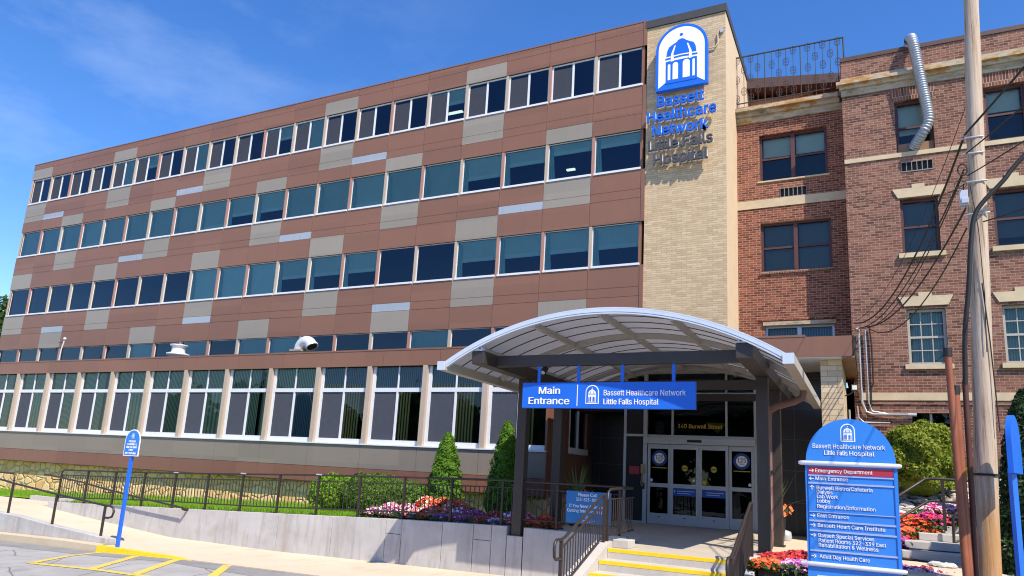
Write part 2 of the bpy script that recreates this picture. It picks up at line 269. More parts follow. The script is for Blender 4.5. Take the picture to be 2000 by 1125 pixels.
# ------------------------------------------------------------------ mesh helpers
W = {}
class MB:
    def __init__(s): s.v = []; s.f = []; s.mi = []; s.ms = []; s.sm = []
    def mid(s, m):
        if m not in s.ms: s.ms.append(m)
        return s.ms.index(m)
    def face(s, pts, m, smooth=False):
        b = len(s.v); s.v += [tuple(p) for p in pts]; s.f.append(tuple(range(b, b + len(pts)))); s.mi.append(s.mid(m)); s.sm.append(smooth); return s
    def idx(s, verts, faces, m, smooth=False):
        b = len(s.v); s.v += [tuple(p) for p in verts]; i = s.mid(m)
        for f in faces: s.f.append(tuple(b + q for q in f)); s.mi.append(i); s.sm.append(smooth)
        return s
    def box(s, x0, x1, y0, y1, z0, z1, m):
        if m.startswith('glass'):                          # a pane is one sheet, so that light meets one surface
            if x1 - x0 < .02: return s.face([(x1, y0, z0), (x1, y1, z0), (x1, y1, z1), (x1, y0, z1)], m)
            return s.face([(x0, y0, z0), (x1, y0, z0), (x1, y0, z1), (x0, y0, z1)], m)
        v = [(x, y, z) for z in (z0, z1) for y in (y0, y1) for x in (x0, x1)]
        return s.idx(v, [(0, 2, 3, 1), (4, 5, 7, 6), (0, 1, 5, 4), (2, 6, 7, 3), (0, 4, 6, 2), (1, 3, 7, 5)], m)
    def obox(s, a, b, wd, h, m, up=(0, 0, 1)):            # bar from a to b
        a = Vector(a); b = Vector(b); d = (b - a).normalized(); sd = d.cross(Vector(up)).normalized(); uu = sd.cross(d)
        v = [p + sd * (i * wd / 2) + uu * (j * h / 2) for p in (a, b) for j in (-1, 1) for i in (-1, 1)]
        return s.idx(v, [(0, 1, 3, 2), (4, 6, 7, 5), (0, 4, 5, 1), (2, 3, 7, 6), (0, 2, 6, 4), (1, 5, 7, 3)], m)
    def tube(s, pts, r, m, seg=8, cap=True, smooth=True):
        pts = [Vector(p) for p in pts]; n = len(pts); rs = r if isinstance(r, (list, tuple)) else [r] * n; vs = []; prev = None
        for i, p in enumerate(pts):
            t = (pts[min(i + 1, n - 1)] - pts[max(i - 1, 0)]).normalized()
            if prev is None: a = t.cross(Vector((0, 0, 1)) if abs(t.z) < .9 else Vector((1, 0, 0))).normalized()
            else: a = (prev - t * prev.dot(t)).normalized()
            prev = a; b = t.cross(a)
            vs += [p + (a * math.cos(q) + b * math.sin(q)) * rs[i] for q in [2 * math.pi * j / seg for j in range(seg)]]
        fs = [(i * seg + j, i * seg + (j + 1) % seg, (i + 1) * seg + (j + 1) % seg, (i + 1) * seg + j) for i in range(n - 1) for j in range(seg)]
        s.idx(vs, fs, m, smooth)
        if cap: s.face(vs[:seg][::-1], m); s.face(vs[-seg:], m)
        return s
    def lathe(s, c, prof, m, seg=20):
        vs = [(c[0] + r * math.cos(q), c[1] + r * math.sin(q), c[2] + z) for r, z in prof for q in [2 * math.pi * j / seg for j in range(seg)]]
        fs = [(i * seg + j, i * seg + (j + 1) % seg, (i + 1) * seg + (j + 1) % seg, (i + 1) * seg + j) for i in range(len(prof) - 1) for j in range(seg)]
        s.idx(vs, fs, m, True); s.face(vs[:seg][::-1], m); s.face(vs[-seg:], m); return s
    def prism(s, poly, y0, y1, m, msd=None):               # poly in (x,z), counter-clockwise seen from the front (-y); y0 front
        n = len(poly); a = [(x, y0, z) for x, z in poly]; b = [(x, y1, z) for x, z in poly]
        s.face(a, m); s.face(b[::-1], m)
        for i in range(n): j = (i + 1) % n; s.face([a[i], b[i], b[j], a[j]], msd or m)
        return s
    def text(s, string, x0, x1, z, cap, y, m, align='FIT', bold=0, depth=.0025, yaw=0):
        vs, fs = text_geo(string); xs = [p[0] for p in vs]; w0 = max(xs) - min(xs); mn = min(xs); k = cap / CAPH
        kx = (x1 - x0) / w0 if align == 'FIT' else k; off = x0 if align in ('FIT', 'L') else (x0 + x1) / 2 - w0 * kx / 2
        for q in ([0] if bold <= 0 else [-bold * .6, 0, bold * .6]): s.idx([(off + (p[0] - mn) * kx + q, y - p[2] * depth * 2 - q * .12 / max(bold, 1e-6) * .004, z + p[1] * k) for p in vs], fs, m)
        return s
    def build(s, name, parent=None, at=None, bevel=0, mods=None):
        me = bpy.data.meshes.new(name)
        A = np.array(s.v, dtype=float)
        if at is None: at = W[parent.name] if parent else (A[:, 0].mean(), A[:, 1].mean(), A[:, 2].min())
        at = Vector(at); A = A - np.array(at)
        me.from_pydata(A.tolist(), [], s.f)
        for q in s.ms: me.materials.append(MATS[q])
        me.polygons.foreach_set('material_index', s.mi); me.polygons.foreach_set('use_smooth', s.sm); me.update()
        o = bpy.data.objects.new(name, me); COL.objects.link(o); W[o.name] = at
        if parent: o.parent = parent; o.location = at - W[parent.name]
        else: o.location = at
        if bevel:
            bm = o.modifiers.new('bevel', 'BEVEL'); bm.width = bevel; bm.segments = 2; bm.limit_method = 'ANGLE'
        return o
def tag(o, label, cat, group=None, kind=None):
    o['label'] = label; o['category'] = cat
    if group: o['group'] = group
    if kind: o['kind'] = kind
    return o
def struct(o, kind='structure'): o['kind'] = kind; return o
def thing(name, label, cat, loc, group=None):
    o = bpy.data.objects.new(name, None); COL.objects.link(o); o.location = loc; W[o.name] = Vector(loc); o.empty_display_size = .2
    return tag(o, label, cat, group)
def inst(src, parent, loc):                                # copy of a part (and its own children) at a world point
    o = src.copy(); COL.objects.link(o); o.parent = parent; o.location = Vector(loc) - (W[parent.name] if parent else Vector()); W[o.name] = Vector(loc)
    for ch in src.children:
        c2 = ch.copy(); COL.objects.link(c2); c2.parent = o
    return o
TG = {}
try: FONT = bpy.data.fonts.load(bpy.utils.system_resource('DATAFILES', path='fonts') + '/Inter.woff2')
except Exception: FONT = None
def text_geo(string, plain_font=False):
    key = (string, plain_font)
    if key not in TG:
        cu = bpy.data.curves.new('t', 'FONT'); cu.body = string
        if FONT and not plain_font: cu.font = FONT
        cu.size = 1; cu.extrude = .5; cu.resolution_u = 3
        o = bpy.data.objects.new('t', cu); COL.objects.link(o)
        dg = bpy.context.evaluated_depsgraph_get(); me = bpy.data.meshes.new_from_object(o.evaluated_get(dg))
        par = list(range(len(me.vertices)))
        def root(a):
            while par[a] != a: par[a] = par[par[a]]; a = par[a]
            return a
        for q in me.polygons:
            for v_ in q.vertices[1:]: par[root(v_)] = root(q.vertices[0])
        ids = {}; vv = []
        for v in me.vertices:                               # strokes of one glyph may overlap: give each its own depth
            j = ids.setdefault(root(v.index), len(ids)) % 4; vv.append((v.co.x, v.co.y, (.5 if v.co.z > 0 else -.5) + .05 * j))
        TG[key] = (vv, [tuple(q.vertices) for q in me.polygons])
        bpy.data.objects.remove(o); bpy.data.curves.remove(cu); bpy.data.meshes.remove(me)
    return TG[key]
CAPH = 1.0
CAPH = max(p[1] for p in text_geo('H')[0])
def archpoly(x0, x1, z0, zs, zt, n=18, pw=1.0):
    cx, rx, rz = (x0 + x1) / 2, (x1 - x0) / 2, zt - zs
    return [(x0, z0), (x1, z0)] + [(cx + rx * math.cos(a), zs + rz * math.sin(a)) for a in [math.pi * i / n for i in range(n + 1)]]
def emblem(mb, x0, z0, w, y, fg, step=.004, bgm=None, thick=.004):
    """domed cupola under an arch, drawn in a box of width w and height 1.35 w"""
    P = lambda q: [(x0 + w * (u + .5), z0 + w * v) for u, v in q]
    def pl(q, m, lv): mb.prism(P(q), y - step * lv, y - step * (lv - 1), m)
    pl(archpoly(-.5, .5, 0, .85, 1.35), fg, 1)
    i = archpoly(-.43, .43, .04, .85, 1.28)
    pl([(-.43, .04), (-.30, .12), (.30, .12), (.43, .04)] + i[2:], bgm, 2)
    pl([(-.30, .12), (.30, .12), (.30, .63), (-.30, .63)], fg, 3)
    for a, b, t in ((-.255, -.205, .5), (-.16, -.055, .52), (.055, .16, .52), (.205, .255, .5)): pl(archpoly(a, b, .17, t - (b - a) / 2, t, 6), bgm, 4)
    pl([(-.31, .66), (.31, .66), (.31, .69), (-.31, .69)], fg, 3)
    pl([(-.29, .72), (.29, .72), (.27, .82), (.22, .92), (.08, 1.0), (.05, 1.04), (-.05, 1.04), (-.08, 1.0), (-.22, .92), (-.27, .82)], fg, 3)
    for sg in (-1, 1): pl([(sg * .15 - .02, .70), (sg * .15 + .02, .70), (sg * .12 + .01, .9), (sg * .12 - .01, .9)], bgm, 4)
    pl([(.035 * math.cos(a), 1.12 + .035 * math.sin(a)) for a in [2 * math.pi * j / 10 for j in range(10)]], fg, 3)

# ------------------------------------------------------------------ setting: ground, road, walks
def interp(x, t):
    xs = [a for a, _ in t]; return float(np.interp(x, xs, [b for _, b in t]))
ROADZ = [(-40, -1.9), (18, -1.32), (20, -1.27), (23.5, -1.19), (26.6, -1.075), (30, -1.02), (33, -.975), (36, -.945), (40, -.92), (90, -.9)]
WALKZ = [(-40, -1.0), (23.5, -1.05), (26.6, -1.056), (30, -1.0), (33, -.955), (36, -.925), (40, -.9), (90, -.88)]
RAMPZ = [(-40, -.60), (16, -.60), (17, -.63), (18.7, -.77), (20.3, -.88), (22.7, -1.05), (23.5, -1.05)]
YC = -9.13
xs = [-60, -10, 10, 14, 16, 17, 18, 18.7, 20, 20.3, 21.5, 22.7, 23.5, 25, 26.6, 28, 30, 33, 36, 40, 50, 90]
mb = MB(); mb.face([(-900, -900, -2.3), (900, -900, -2.3), (900, 900, -2.3), (-900, 900, -2.3)], 'earth'); struct(mb.build('ground'))
mb = MB()
for a, b in zip(xs, xs[1:]): mb.face([(a, -70, interp(a, ROADZ)), (b, -70, interp(b, ROADZ)), (b, YC, interp(b, ROADZ)), (a, YC, interp(a, ROADZ))], 'asphalt')
struct(mb.build('road'))
mb = MB(); ex = [10, 14, 18, 20, 23.5, 26.6, 30, 33, 36, 40, 50]
for a, b in zip(ex, ex[1:]):
    wa, wb = interp(a, [(10, .75), (23, .62), (27, .5), (30, .9), (36, 1.5)]), interp(b, [(10, .75), (23, .62), (27, .5), (30, .9), (36, 1.5)])
    mb.face([(a, YC - wa, interp(a, ROADZ) + .004), (b, YC - wb, interp(b, ROADZ) + .004), (b, YC - .004, interp(b, ROADZ) + .004), (a, YC - .004, interp(a, ROADZ) + .004)], 'asphalt_patch')
struct(mb.build('road_patch'))
def hatch(mb, pts, wd):
    for (x0, y0), (x1, y1) in zip(pts, pts[1:]):
        d = Vector((x1 - x0, y1 - y0)).normalized(); n = Vector((-d.y, d.x)) * wd / 2
        for i in range(6):
            t0, t1 = i / 6, (i + 1) / 6; q = []
            for t, sg in ((t0, -1), (t1, -1), (t1, 1), (t0, 1)):
                x = x0 + (x1 - x0) * t + n.x * sg; y = y0 + (y1 - y0) * t + n.y * sg; q.append((x, y, interp(x, ROADZ) + .009))
            mb.face(q, 'paint_yellow')
mb = MB()
hatch(mb, [(23.75, -9.2), (23.95, -10.1), (24.75, -11.4)], .17); hatch(mb, [(24.7, -11.38), (27.4, -11.30), (33, -11.1)], .17)
hatch(mb, [(25.05, -9.22), (26.55, -11.3)], .19); hatch(mb, [(26.35, -9.16), (27.75, -11.25)], .19); hatch(mb, [(27.85, -9.14), (29.5, -11.2)], .19)
struct(mb.build('road_marking'))
mb = MB()                                                   # sidewalk with front face
wx = [23.5, 25, 26.6, 28, 30, 33, 36, 40, 50, 90]
for a, b in zip(wx, wx[1:]):
    za, zb = interp(a, WALKZ), interp(b, WALKZ); mb.face([(a, YC, za), (b, YC, zb), (b, -6.4, zb), (a, -6.4, za)], 'walk')
    mb.face([(a, YC, za - .4), (b, YC, zb - .4), (b, YC, zb), (a, YC, za)], 'walk')
for x in (25.3, 27.1, 28.9, 30.7, 32.5, 34.3): mb.box(x - .008, x + .008, YC + .01, -6.51, interp(x, WALKZ) - .02, interp(x, WALKZ) + .003, 'curbstone')
struct(mb.build('sidewalk'))
mb = MB()
rx = [-40, 10, 16, 17, 18.7, 20.3, 21.5, 22.7, 23.5]
for a, b in zip(rx, rx[1:]):
    za, zb = interp(a, RAMPZ), interp(b, RAMPZ); mb.face([(a, -8.62, za), (b, -8.62, zb), (b, -6.4 if a >= 17 else -5.2, zb), (a, -6.4 if a > 17 else -5.2, za)], 'walk')
struct(mb.build('ramp_path'))
LAWN = [(-40, -.75), (8, -.66), (17, -.5), (20, -.4), (24, -.22), (28, -.08), (33, .0), (36, 0)]
lift = lambda x: interp(x, [(-40, .04), (8, .02), (13, .08), (17, .17), (22, .12), (28, .02)])
mb = MB(); lx = [-40, 0, 8, 13, 17, 20, 24, 28, 32.1]
for a, b in zip(lx, lx[1:]):
    za, zb = interp(a, LAWN), interp(b, LAWN); y0 = -6.32 if a >= 17 else -5.2; mb.face([(a, y0, za), (b, y0, zb), (b, -1.8, zb + lift(b)), (a, -1.8, za + lift(a))], 'lawn')
struct(mb.build('lawn'))
n = 26000; mb = MB(); vs = []; fs = []
X = 5 + 25 * rng.random(n) ** .85; Y = -6.3 + 4.4 * rng.random(n)
for i in range(n):
    x, y = X[i], Y[i]
    if x < 17 and y < -5.2: continue
    z = interp(x, LAWN) + .01 + lift(x) * (y + 6.32) / 4.5; a = rng.random() * 6.28; h = .05 + .05 * rng.random(); dx, dy = .008 * math.cos(a), .008 * math.sin(a); lx_, ly_ = (rng.random(2) - .5) * .06; b = len(vs)
    vs += [(x - dx, y - dy, z - .02), (x + dx, y + dy, z - .02), (x + lx_, y + ly_, z + h)]; fs.append((b, b + 1, b + 2))
mb.idx(vs, fs, 'grass_blade'); tag(mb.build('lawn_grass'), 'strip of short bright green grass between stone base and concrete wall', 'grass', None, 'stuff')
mb = MB(); mb.box(35.82, 38.3, -8.42, -6.26, -.14, 0, 'landing'); mb.box(33.4, 38.3, -6.26, 1.5, -.14, 0, 'landing'); mb.box(38.3, 40.6, -6.9, 1.5, -.14, -.01, 'walk')
mb.box(40.6, 42.6, -8.9, -6.3, -.9, .1, 'walk'); mb.box(38.6, 40.6, -8.9, -6.9, -.9, -.03, 'soil')
struct(mb.build('entrance_landing'))
# east bed rising to the old brick building
mb = MB(); gx = np.linspace(40.45, 62, 30); gy = np.linspace(-6.4, 1.1, 16)
hz = lambda x, y: .1 + max(0, (y + 6.2)) * .29 + .12 * math.sin(x * 1.3) * math.cos(y) * .5 + max(0, x - 42.4) * .05
for i in range(29):
    for j in range(15):
        mb.face([(gx[a], gy[b], hz(gx[a], gy[b])) for a, b in ((i, j), (i + 1, j), (i + 1, j + 1), (i, j + 1))], 'soil' if gx[i] < 43.6 else 'lawn', True)
mb.box(40.45, 62, -6.45, -6.38, -.9, .1, 'soil'); mb.box(42.6, 44.4, -9.0, -6.4, -.9, .05, 'soil'); mb.box(44.4, 62, -9.0, -6.4, -.9, .05, 'lawn')
struct(mb.build('planting_bed_ground'))

# ------------------------------------------------------------------ panel-clad hospital block
B = thing('hospital_block', 'long four-storey hospital block clad in brown and beige panels with window bands', 'building', (17, 0, 0))
Pm = 1.7
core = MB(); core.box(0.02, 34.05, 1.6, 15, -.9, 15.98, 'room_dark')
for z0, z1 in ((15.37, 16.0), (12.40, 13.9), (9.24, 10.94), (6.03, 7.74)): core.box(.03, 34.04, .035, 1.6, z0, z1, 'joint_dark')
core.box(.03, 34.04, .035, 1.6, 3.2, 4.3, 'joint_dark'); core.box(0.03, .12, .04, 1.6, 4.3, 15.9, 'panel_brown')
core.box(33.95, 34.04, .04, 1.6, 4.3, 15.9, 'panel_brown')
core.box(-.02, 34.06, 0.02, 15, 15.98, 16.22, 'roof_dark')
core.build('core_wall', B)
cl = MB(); g = .011
def panels(z0, z1, sel, base='panel_brown'):
    for i in range(20):
        mm = base
        for s_, m_ in sel:
            if i in s_: mm = m_
        x1 = Pm * (i + 1) - g / 2 if i < 19 else 34.0
        cl.box(Pm * i + g / 2, x1, 0, .03, z0 + g / 2, z1 - g / 2, mm)
    cl.box(34.0 + g, 34.13, -.012, .03, z0, z1, base); cl.box(-.03, 0, .0, .6, z0, z1, 'panel_beige' if 0 in (sel[0][0] if sel else ()) else base)
BG = 'panel_beige'; SV = 'panel_silver'; A_ = {0, 4, 8, 12, 16}; C_ = {2, 6, 10, 14, 18}
panels(15.95, 16.25, []); panels(15.37, 15.95, [({0, 4, 12, 16}, BG)])
panels(13.23, 13.93, [(A_, BG)]); panels(12.92, 13.23, [(A_, BG), ({1, 7, 13}, SV)]); panels(12.37, 12.92, [(C_, BG)])
panels(10.31, 10.97, [(C_, BG)]); panels(10.01, 10.31, [(C_, BG), ({5, 11, 17}, SV)]); panels(9.21, 10.01, [(A_, BG)])
panels(7.08, 7.77, [(A_, BG)]); panels(6.78, 7.08, [({0, 4, 12, 16}, BG), ({2, 8, 14}, SV)]); panels(6.0, 6.78, [(C_, BG)])
cl.box(-.03, 34.13, -.012, .3, 16.25, 16.29, 'panel_brown')
cl.build('cladding', B)
# upper windows: each is frame + mullion + sill, with pane and blind under it
MUL = {}
def upper_window(zb, zt, kind, blind, mull):
    key = (round(zb, 2), kind, blind, mull)
    h = zt - zb
    f = MB(); mcol = 'mullion_tan' if mull else 'mullion_brown'
    f.box(.0, .10, .012, .16, 0, h, mcol)                                    # mullion at the left
    if kind != 'low': f.box(.10, 1.70, -.03, .16, 0, .07, 'white_frame')    # sill
    fw = .05 if kind == 'slide' else .022; fm = 'white_frame'
    f.box(.10, .10 + fw, .07, .12, .07, h, fm); f.box(1.70 - fw, 1.70, .07, .12, .07, h, fm); f.box(.10 + fw, 1.70 - fw, .07, .12, h - fw, h, fm)
    if kind == 'slide':
        f.box(.10 + fw, 1.70 - fw, .07, .12, .07, .12, fm); f.box(.86, .93, .065, .12, .12, h - fw, fm)
    p = MB()
    p.box(.10 + fw, 1.70 - fw, .095, .101, .07, h - fw, 'glass_blue')
    if kind == 'slide': p.box(.10 + fw, .86, .082, .086, .12, h - fw - .12, 'screen_grey')
    b = MB(); bt = h * (1 - blind)
    bm = 'blind_light' if kind == 'fixl' else ('blind_teal', 'blind_mid')[int(blind * 50) % 2]
    if blind > 0:
        b.box(.14, 1.67, .135, .14, max(.05, bt), h - .03, bm)
        if blind < .95: b.box(.16, 1.55, .122, .134, bt, bt + .14, 'blind_light')
        b.face([(.125, .115, .05), (.36, .115, .05), (.26, .118, h - .1), (.125, .118, h - .1)], 'curtain_pale')
    return f, p, b
wins = {}
def put_window(x, zb, zt, kind, blind, mull):
    key = (zb, kind, blind, mull); loc = (x, 0, zb)
    if key not in wins:
        f, p, b = upper_window(zb, zt, kind, blind, mull)
        def mk(q, nm, par):
            q.v = [(a + x, c, d + zb) for a, c, d in q.v]; return q.build(nm, par, at=loc)
        wo = mk(f, 'window', B); mk(p, 'pane', wo)
        if b.f: mk(b, 'blind', wo)
        wins[key] = wo
    else: inst(wins[key], B, loc)
for i in range(20):
    x = Pm * i
    t3 = 1 if (i % 4 in (0, 2, 3)) else 0
    put_window(x, 13.93, 15.37, 'slide', 1.0 if i in (11, 4, 7) else (.45 if i in (5, 15, 10) else 0), 1 if i % 4 in (0, 3, 1) else 0)
    b3 = (1.0, .96, 1.0, .9, 1.0)[i % 5] if i < 16 and i not in (9, 10) else (.62 if i in (9, 10, 16) else .42)
    if i >= 18: b3 = .3
    put_window(x, 10.97, 12.37, 'fix', b3, 1 if i % 2 == 0 else 0)
    b2 = 0 if (i < 8 or i in (14, 15)) else (1.0 if i in (8, 9, 10) else .55)
    put_window(x, 7.77, 9.21, 'fixl' if i in (8, 9, 10) else 'fix', b2, 1 if i % 4 in (0, 3) else (1 if i < 8 and i % 2 == 0 else 0))
    b1 = 1.0 if i in (8, 10, 15) else (.5 if i in (6, 11) else 0)
    put_window(x, 4.55, 6.0, 'low', b1, 1 if i % 2 == 0 else 0)
lf = MB(); lf.box(29.3, 30.4, .5, .62, 8.72, 8.75, 'tube_light'); lf.box(25.7, 26.7, .6, .75, 14.72, 14.75, 'tube_light'); lf.box(31.2, 31.5, .5, .6, 11.55, 11.6, 'tube_light'); lf.build('ceiling_light', B)
# front wing, first floor
WY = -2.3
wg = MB()
jx = [-.2] + [2.15 * k_ - .12 + .0 for k_ in range(1, 15)] + [32.13]
for a, b in zip(jx, jx[1:]):
    wg.box(a + g / 2, b - g / 2, WY, WY + .03, 1.09 + g / 2, 1.81, 'panel_grey'); wg.box(a + g / 2, b - g / 2, WY, WY + .03, .61, 1.09 - g / 2, 'panel_brown_low')
for a, b in zip(jx[::1], jx[1:]): wg.box(a + .6 + g / 2, b + .6 - g / 2 if b < 32 else b, WY, WY + .03, 4.35, 4.85, 'panel_brown')
px_ = 32.73
while px_ < 39.6: wg.box(px_ + g / 2 if px_ > 32.73 else 32.13 + g, min(px_ + 2.4, 40.0) - g / 2, WY, WY + .03, 4.35, 4.85, 'panel_brown'); px_ += 2.4
wg.box(-.2, 38.9, WY - .012, WY + .32, 4.85, 4.90, 'panel_brown')
wg.build('wing_cladding', B)
ws = MB(); ws.box(-.2, 32.1, WY + .035, WY + .3, .62, 1.82, 'joint_dark'); ws.box(-.2, 39.97, WY + .035, WY + .3, 4.36, 4.84, 'joint_dark')
ws.box(-.2, 40.0, WY + .3, 1.6, 4.36, 4.72, 'roof_dark'); ws.box(-.2, 32.08, WY + .05, 1.5, .58, .62, 'panel_brown_low')
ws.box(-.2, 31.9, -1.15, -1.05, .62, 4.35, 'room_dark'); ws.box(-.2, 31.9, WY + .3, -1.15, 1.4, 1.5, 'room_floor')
ws.box(32.10, 39.69, WY + .02, 1.6, 4.325, 4.36, 'soffit'); ws.box(39.695, 39.98, WY + .02, 1.1, 4.315, 4.358, 'soffit_brown'); ws.box(39.695, 39.87, 1.1, 7, 4.315, 4.358, 'soffit_brown'); ws.box(36.7, 39.95, 3.2, 3.4, -1, 4.31, 'room_dark'); ws.box(38.0, 39.87, 1.6, 6.6, -.3, -.02, 'room_floor')  # dark wall added at the passage end, its colour standing for deep shade
# return wall beside the entrance
for y0, y1 in ((WY + .03, -.66), (-.65, .92), (.93, 1.6)):
    ws.box(32.06, 32.13, y0, y1, .6, 1.86, 'panel_brown_low')
    if y0 != -.65: ws.box(32.06, 32.13, y0, y1, 1.87, 4.33, 'panel_brown_low')
ws.box(32.0, 32.1, -2.0, 1.6, -.3, .6, 'fieldstone')
ws.build('wing_structure', B)
sb = MB(); sb.box(-.2, 32.0, -2.02, 1.5, -1.6, .6, 'fieldstone'); sb.build('stone_base', B)
wk = {}
def wing_window(x, var):
    f = MB(); p = MB(); b = MB(); h0, h1 = 1.82, 4.35; wd = 2.15
    f.box(0, .165, -.005, .25, h0 + .03, h1, 'mullion_tan')
    f.box(.0, wd, -.05, .25, h0, h0 + .035, 'white_frame'); f.box(.165, wd, .12, .24, h0 + .035, h0 + .19, 'white_frame')
    f.box(.165, .27, .12, .24, h0 + .19, h1, 'white_frame'); f.box(wd - .08, wd - .0, .12, .24, h0 + .19, h1, 'white_frame')
    f.box(.27, wd - .08, .12, .24, 3.53, 3.66, 'white_frame'); f.box(1.13, 1.20, .125, .24, h0 + .19, 3.53, 'white_frame'); f.box(1.145, 1.185, .125, .24, 3.66, h1, 'white_frame')
    p.box(.27, wd - .08, .165, .171, h0 + .19, 3.53, 'glass_clear'); p.box(.27, wd - .08, .165, .171, 3.66, h1, 'glass_clear')
    p.box(.27, 1.13, .150, .154, h0 + .19, 3.5, 'screen_wing')
    ht, xr, bm = ((.0, wd - .04, 'vblind_green'), (.0, 1.62, 'vblind_green'), (.55, wd - .34, 'vblind_gold'), (.05, wd - .04, 'curtain_green'), (.72, wd - .5, 'vblind_gold'), (.0, wd - .04, 'vblind_blue'))[var]
    b.box(.24, xr, .20, .21, h0 + .05, h1 - ht, bm)
    if var in (2, 4): b.box(.24, wd - .1, .215, .22, 3.6, h1, 'vblind_blue')
    if var == 1: b.box(1.75, wd - .04, .22, .23, h0 + .05, h1, 'curtain_green')
    if var in (3, 5): b.box(.24, wd - .04, .19, .197, 3.66, h1, 'vblind_green')
    q = {}
    for nm, mbx in (('f', f), ('p', p), ('b', b)): mbx.v = [(a + x, c + WY, d) for a, c, d in mbx.v]
    loc = (x, WY, 1.82)
    if var in wk: inst(wk[var], B, loc); return
    wo = f.build('window', B, at=loc); p.build('pane', wo, at=loc); b.build('blind', wo, at=loc); wk[var] = wo
for k_ in range(15): wing_window(-.12 + 2.15 * k_, (0, 3, 1, 3, 0, 1, 3, 0, 3, 1, 5, 2, 4, 2, 4)[k_])
f = MB(); f.box(32.02, 32.17, -.64, .92, 1.87, 2.05, 'white_frame'); f.box(32.02, 32.13, -.64, -.56, 2.05, 4.3, 'white_frame'); f.box(32.02, 32.13, .84, .92, 2.05, 4.3, 'mullion_brown'); f.box(32.02, 32.13, .1, .16, 2.05, 4.3, 'white_frame')
f2 = MB(); f2.box(32.06, 32.07, -.56, .1, 2.05, 4.3, 'glass_dark'); f2.box(32.06, 32.07, .16, .84, 2.05, 4.3, 'glass_dark'); f2.box(31.9, 31.95, -.6, .9, 1.9, 4.3, 'room_dark')
wo = f.build('window', B); f2.build('pane', wo)
# entrance: granite, storefront, doors
gr = MB(); gr.box(32.14, 33.66, 1.45, 1.58, 0, 4.32, 'granite'); gr.build('granite_wall', B); gr = MB(); gr.box(37.98, 39.3, .0, 1.58, 0, 4.32, 'granite'); gr.build('granite_wall', B)
sf = MB(); A = 'alu'
sf.box(33.64, 33.72, -.03, 1.45, 0, 4.32, A); sf.box(34.24, 34.36, -.05, .08, 0, 4.32, A); sf.box(37.36, 37.44, -.05, .08, 0, 4.32, A); sf.box(37.94, 38.02, -.03, .3, 0, 4.32, A)
sf.box(33.72, 34.24, -.03, .06, 2.47, 2.54, A); sf.box(37.44, 37.94, -.03, .06, 2.47, 2.54, A); sf.box(34.36, 37.36, -.06, .1, 2.46, 2.53, A); sf.box(34.30, 37.40, -.14, .1, 2.27, 2.455, A)
sf.box(35.55, 35.95, -.17, -.14, 2.33, 2.40, 'black_rubber')
for x in (35.10, 36.62): sf.box(x - .03, x + .03, -.04, .06, 2.53, 4.32, A)
sf.box(33.72, 37.94, -.06, .08, 3.52, 3.72, 'bronze'); sf.box(34.36, 37.36, -.03, .06, 3.72, 3.76, A)
sf.box(33.72, 34.24, .0, .03, .06, 2.46, 'black_rubber'); sf.box(33.72, 34.24, .0, .03, 2.55, 3.51, 'black_rubber'); sf.box(33.72, 34.24, -.02, .06, 0, .06, A)
sf.box(37.44, 37.94, .0, .03, .0, 2.46, 'black_rubber')
sfo = sf.build('storefront', B)
gp = MB(); gp.box(34.36, 37.36, .01, .016, 2.54, 3.51, 'glass_dark'); gp.box(34.36, 37.36, .01, .016, 3.77, 4.32, 'glass_dark'); gp.box(37.44, 37.94, .01, .016, 2.55, 4.32, 'glass_dark'); gp.build('transom_pane', sfo)
it = MB(); it.box(33.8, 37.9, 1.35, 1.44, 0, 4.3, 'room_dark'); it.box(33.74, 37.92, .12, 1.35, .001, .01, 'room_floor'); it.box(34.4, 37.3, .9, .95, 3.78, 4.3, 'blind_light'); it.build('vestibule', sfo)
lt = MB(); lt.text('140 Burwell Street', 35.25, 36.5, 2.74, .115, .005, 'gold', bold=.004); lt.prism([(36.05, 2.88), (36.37, 2.62), (36.62, 2.86), (36.62, 2.90), (36.05, 2.92)], .02, .023, 'yellow_seal'); lt.build('address_lettering', sfo)
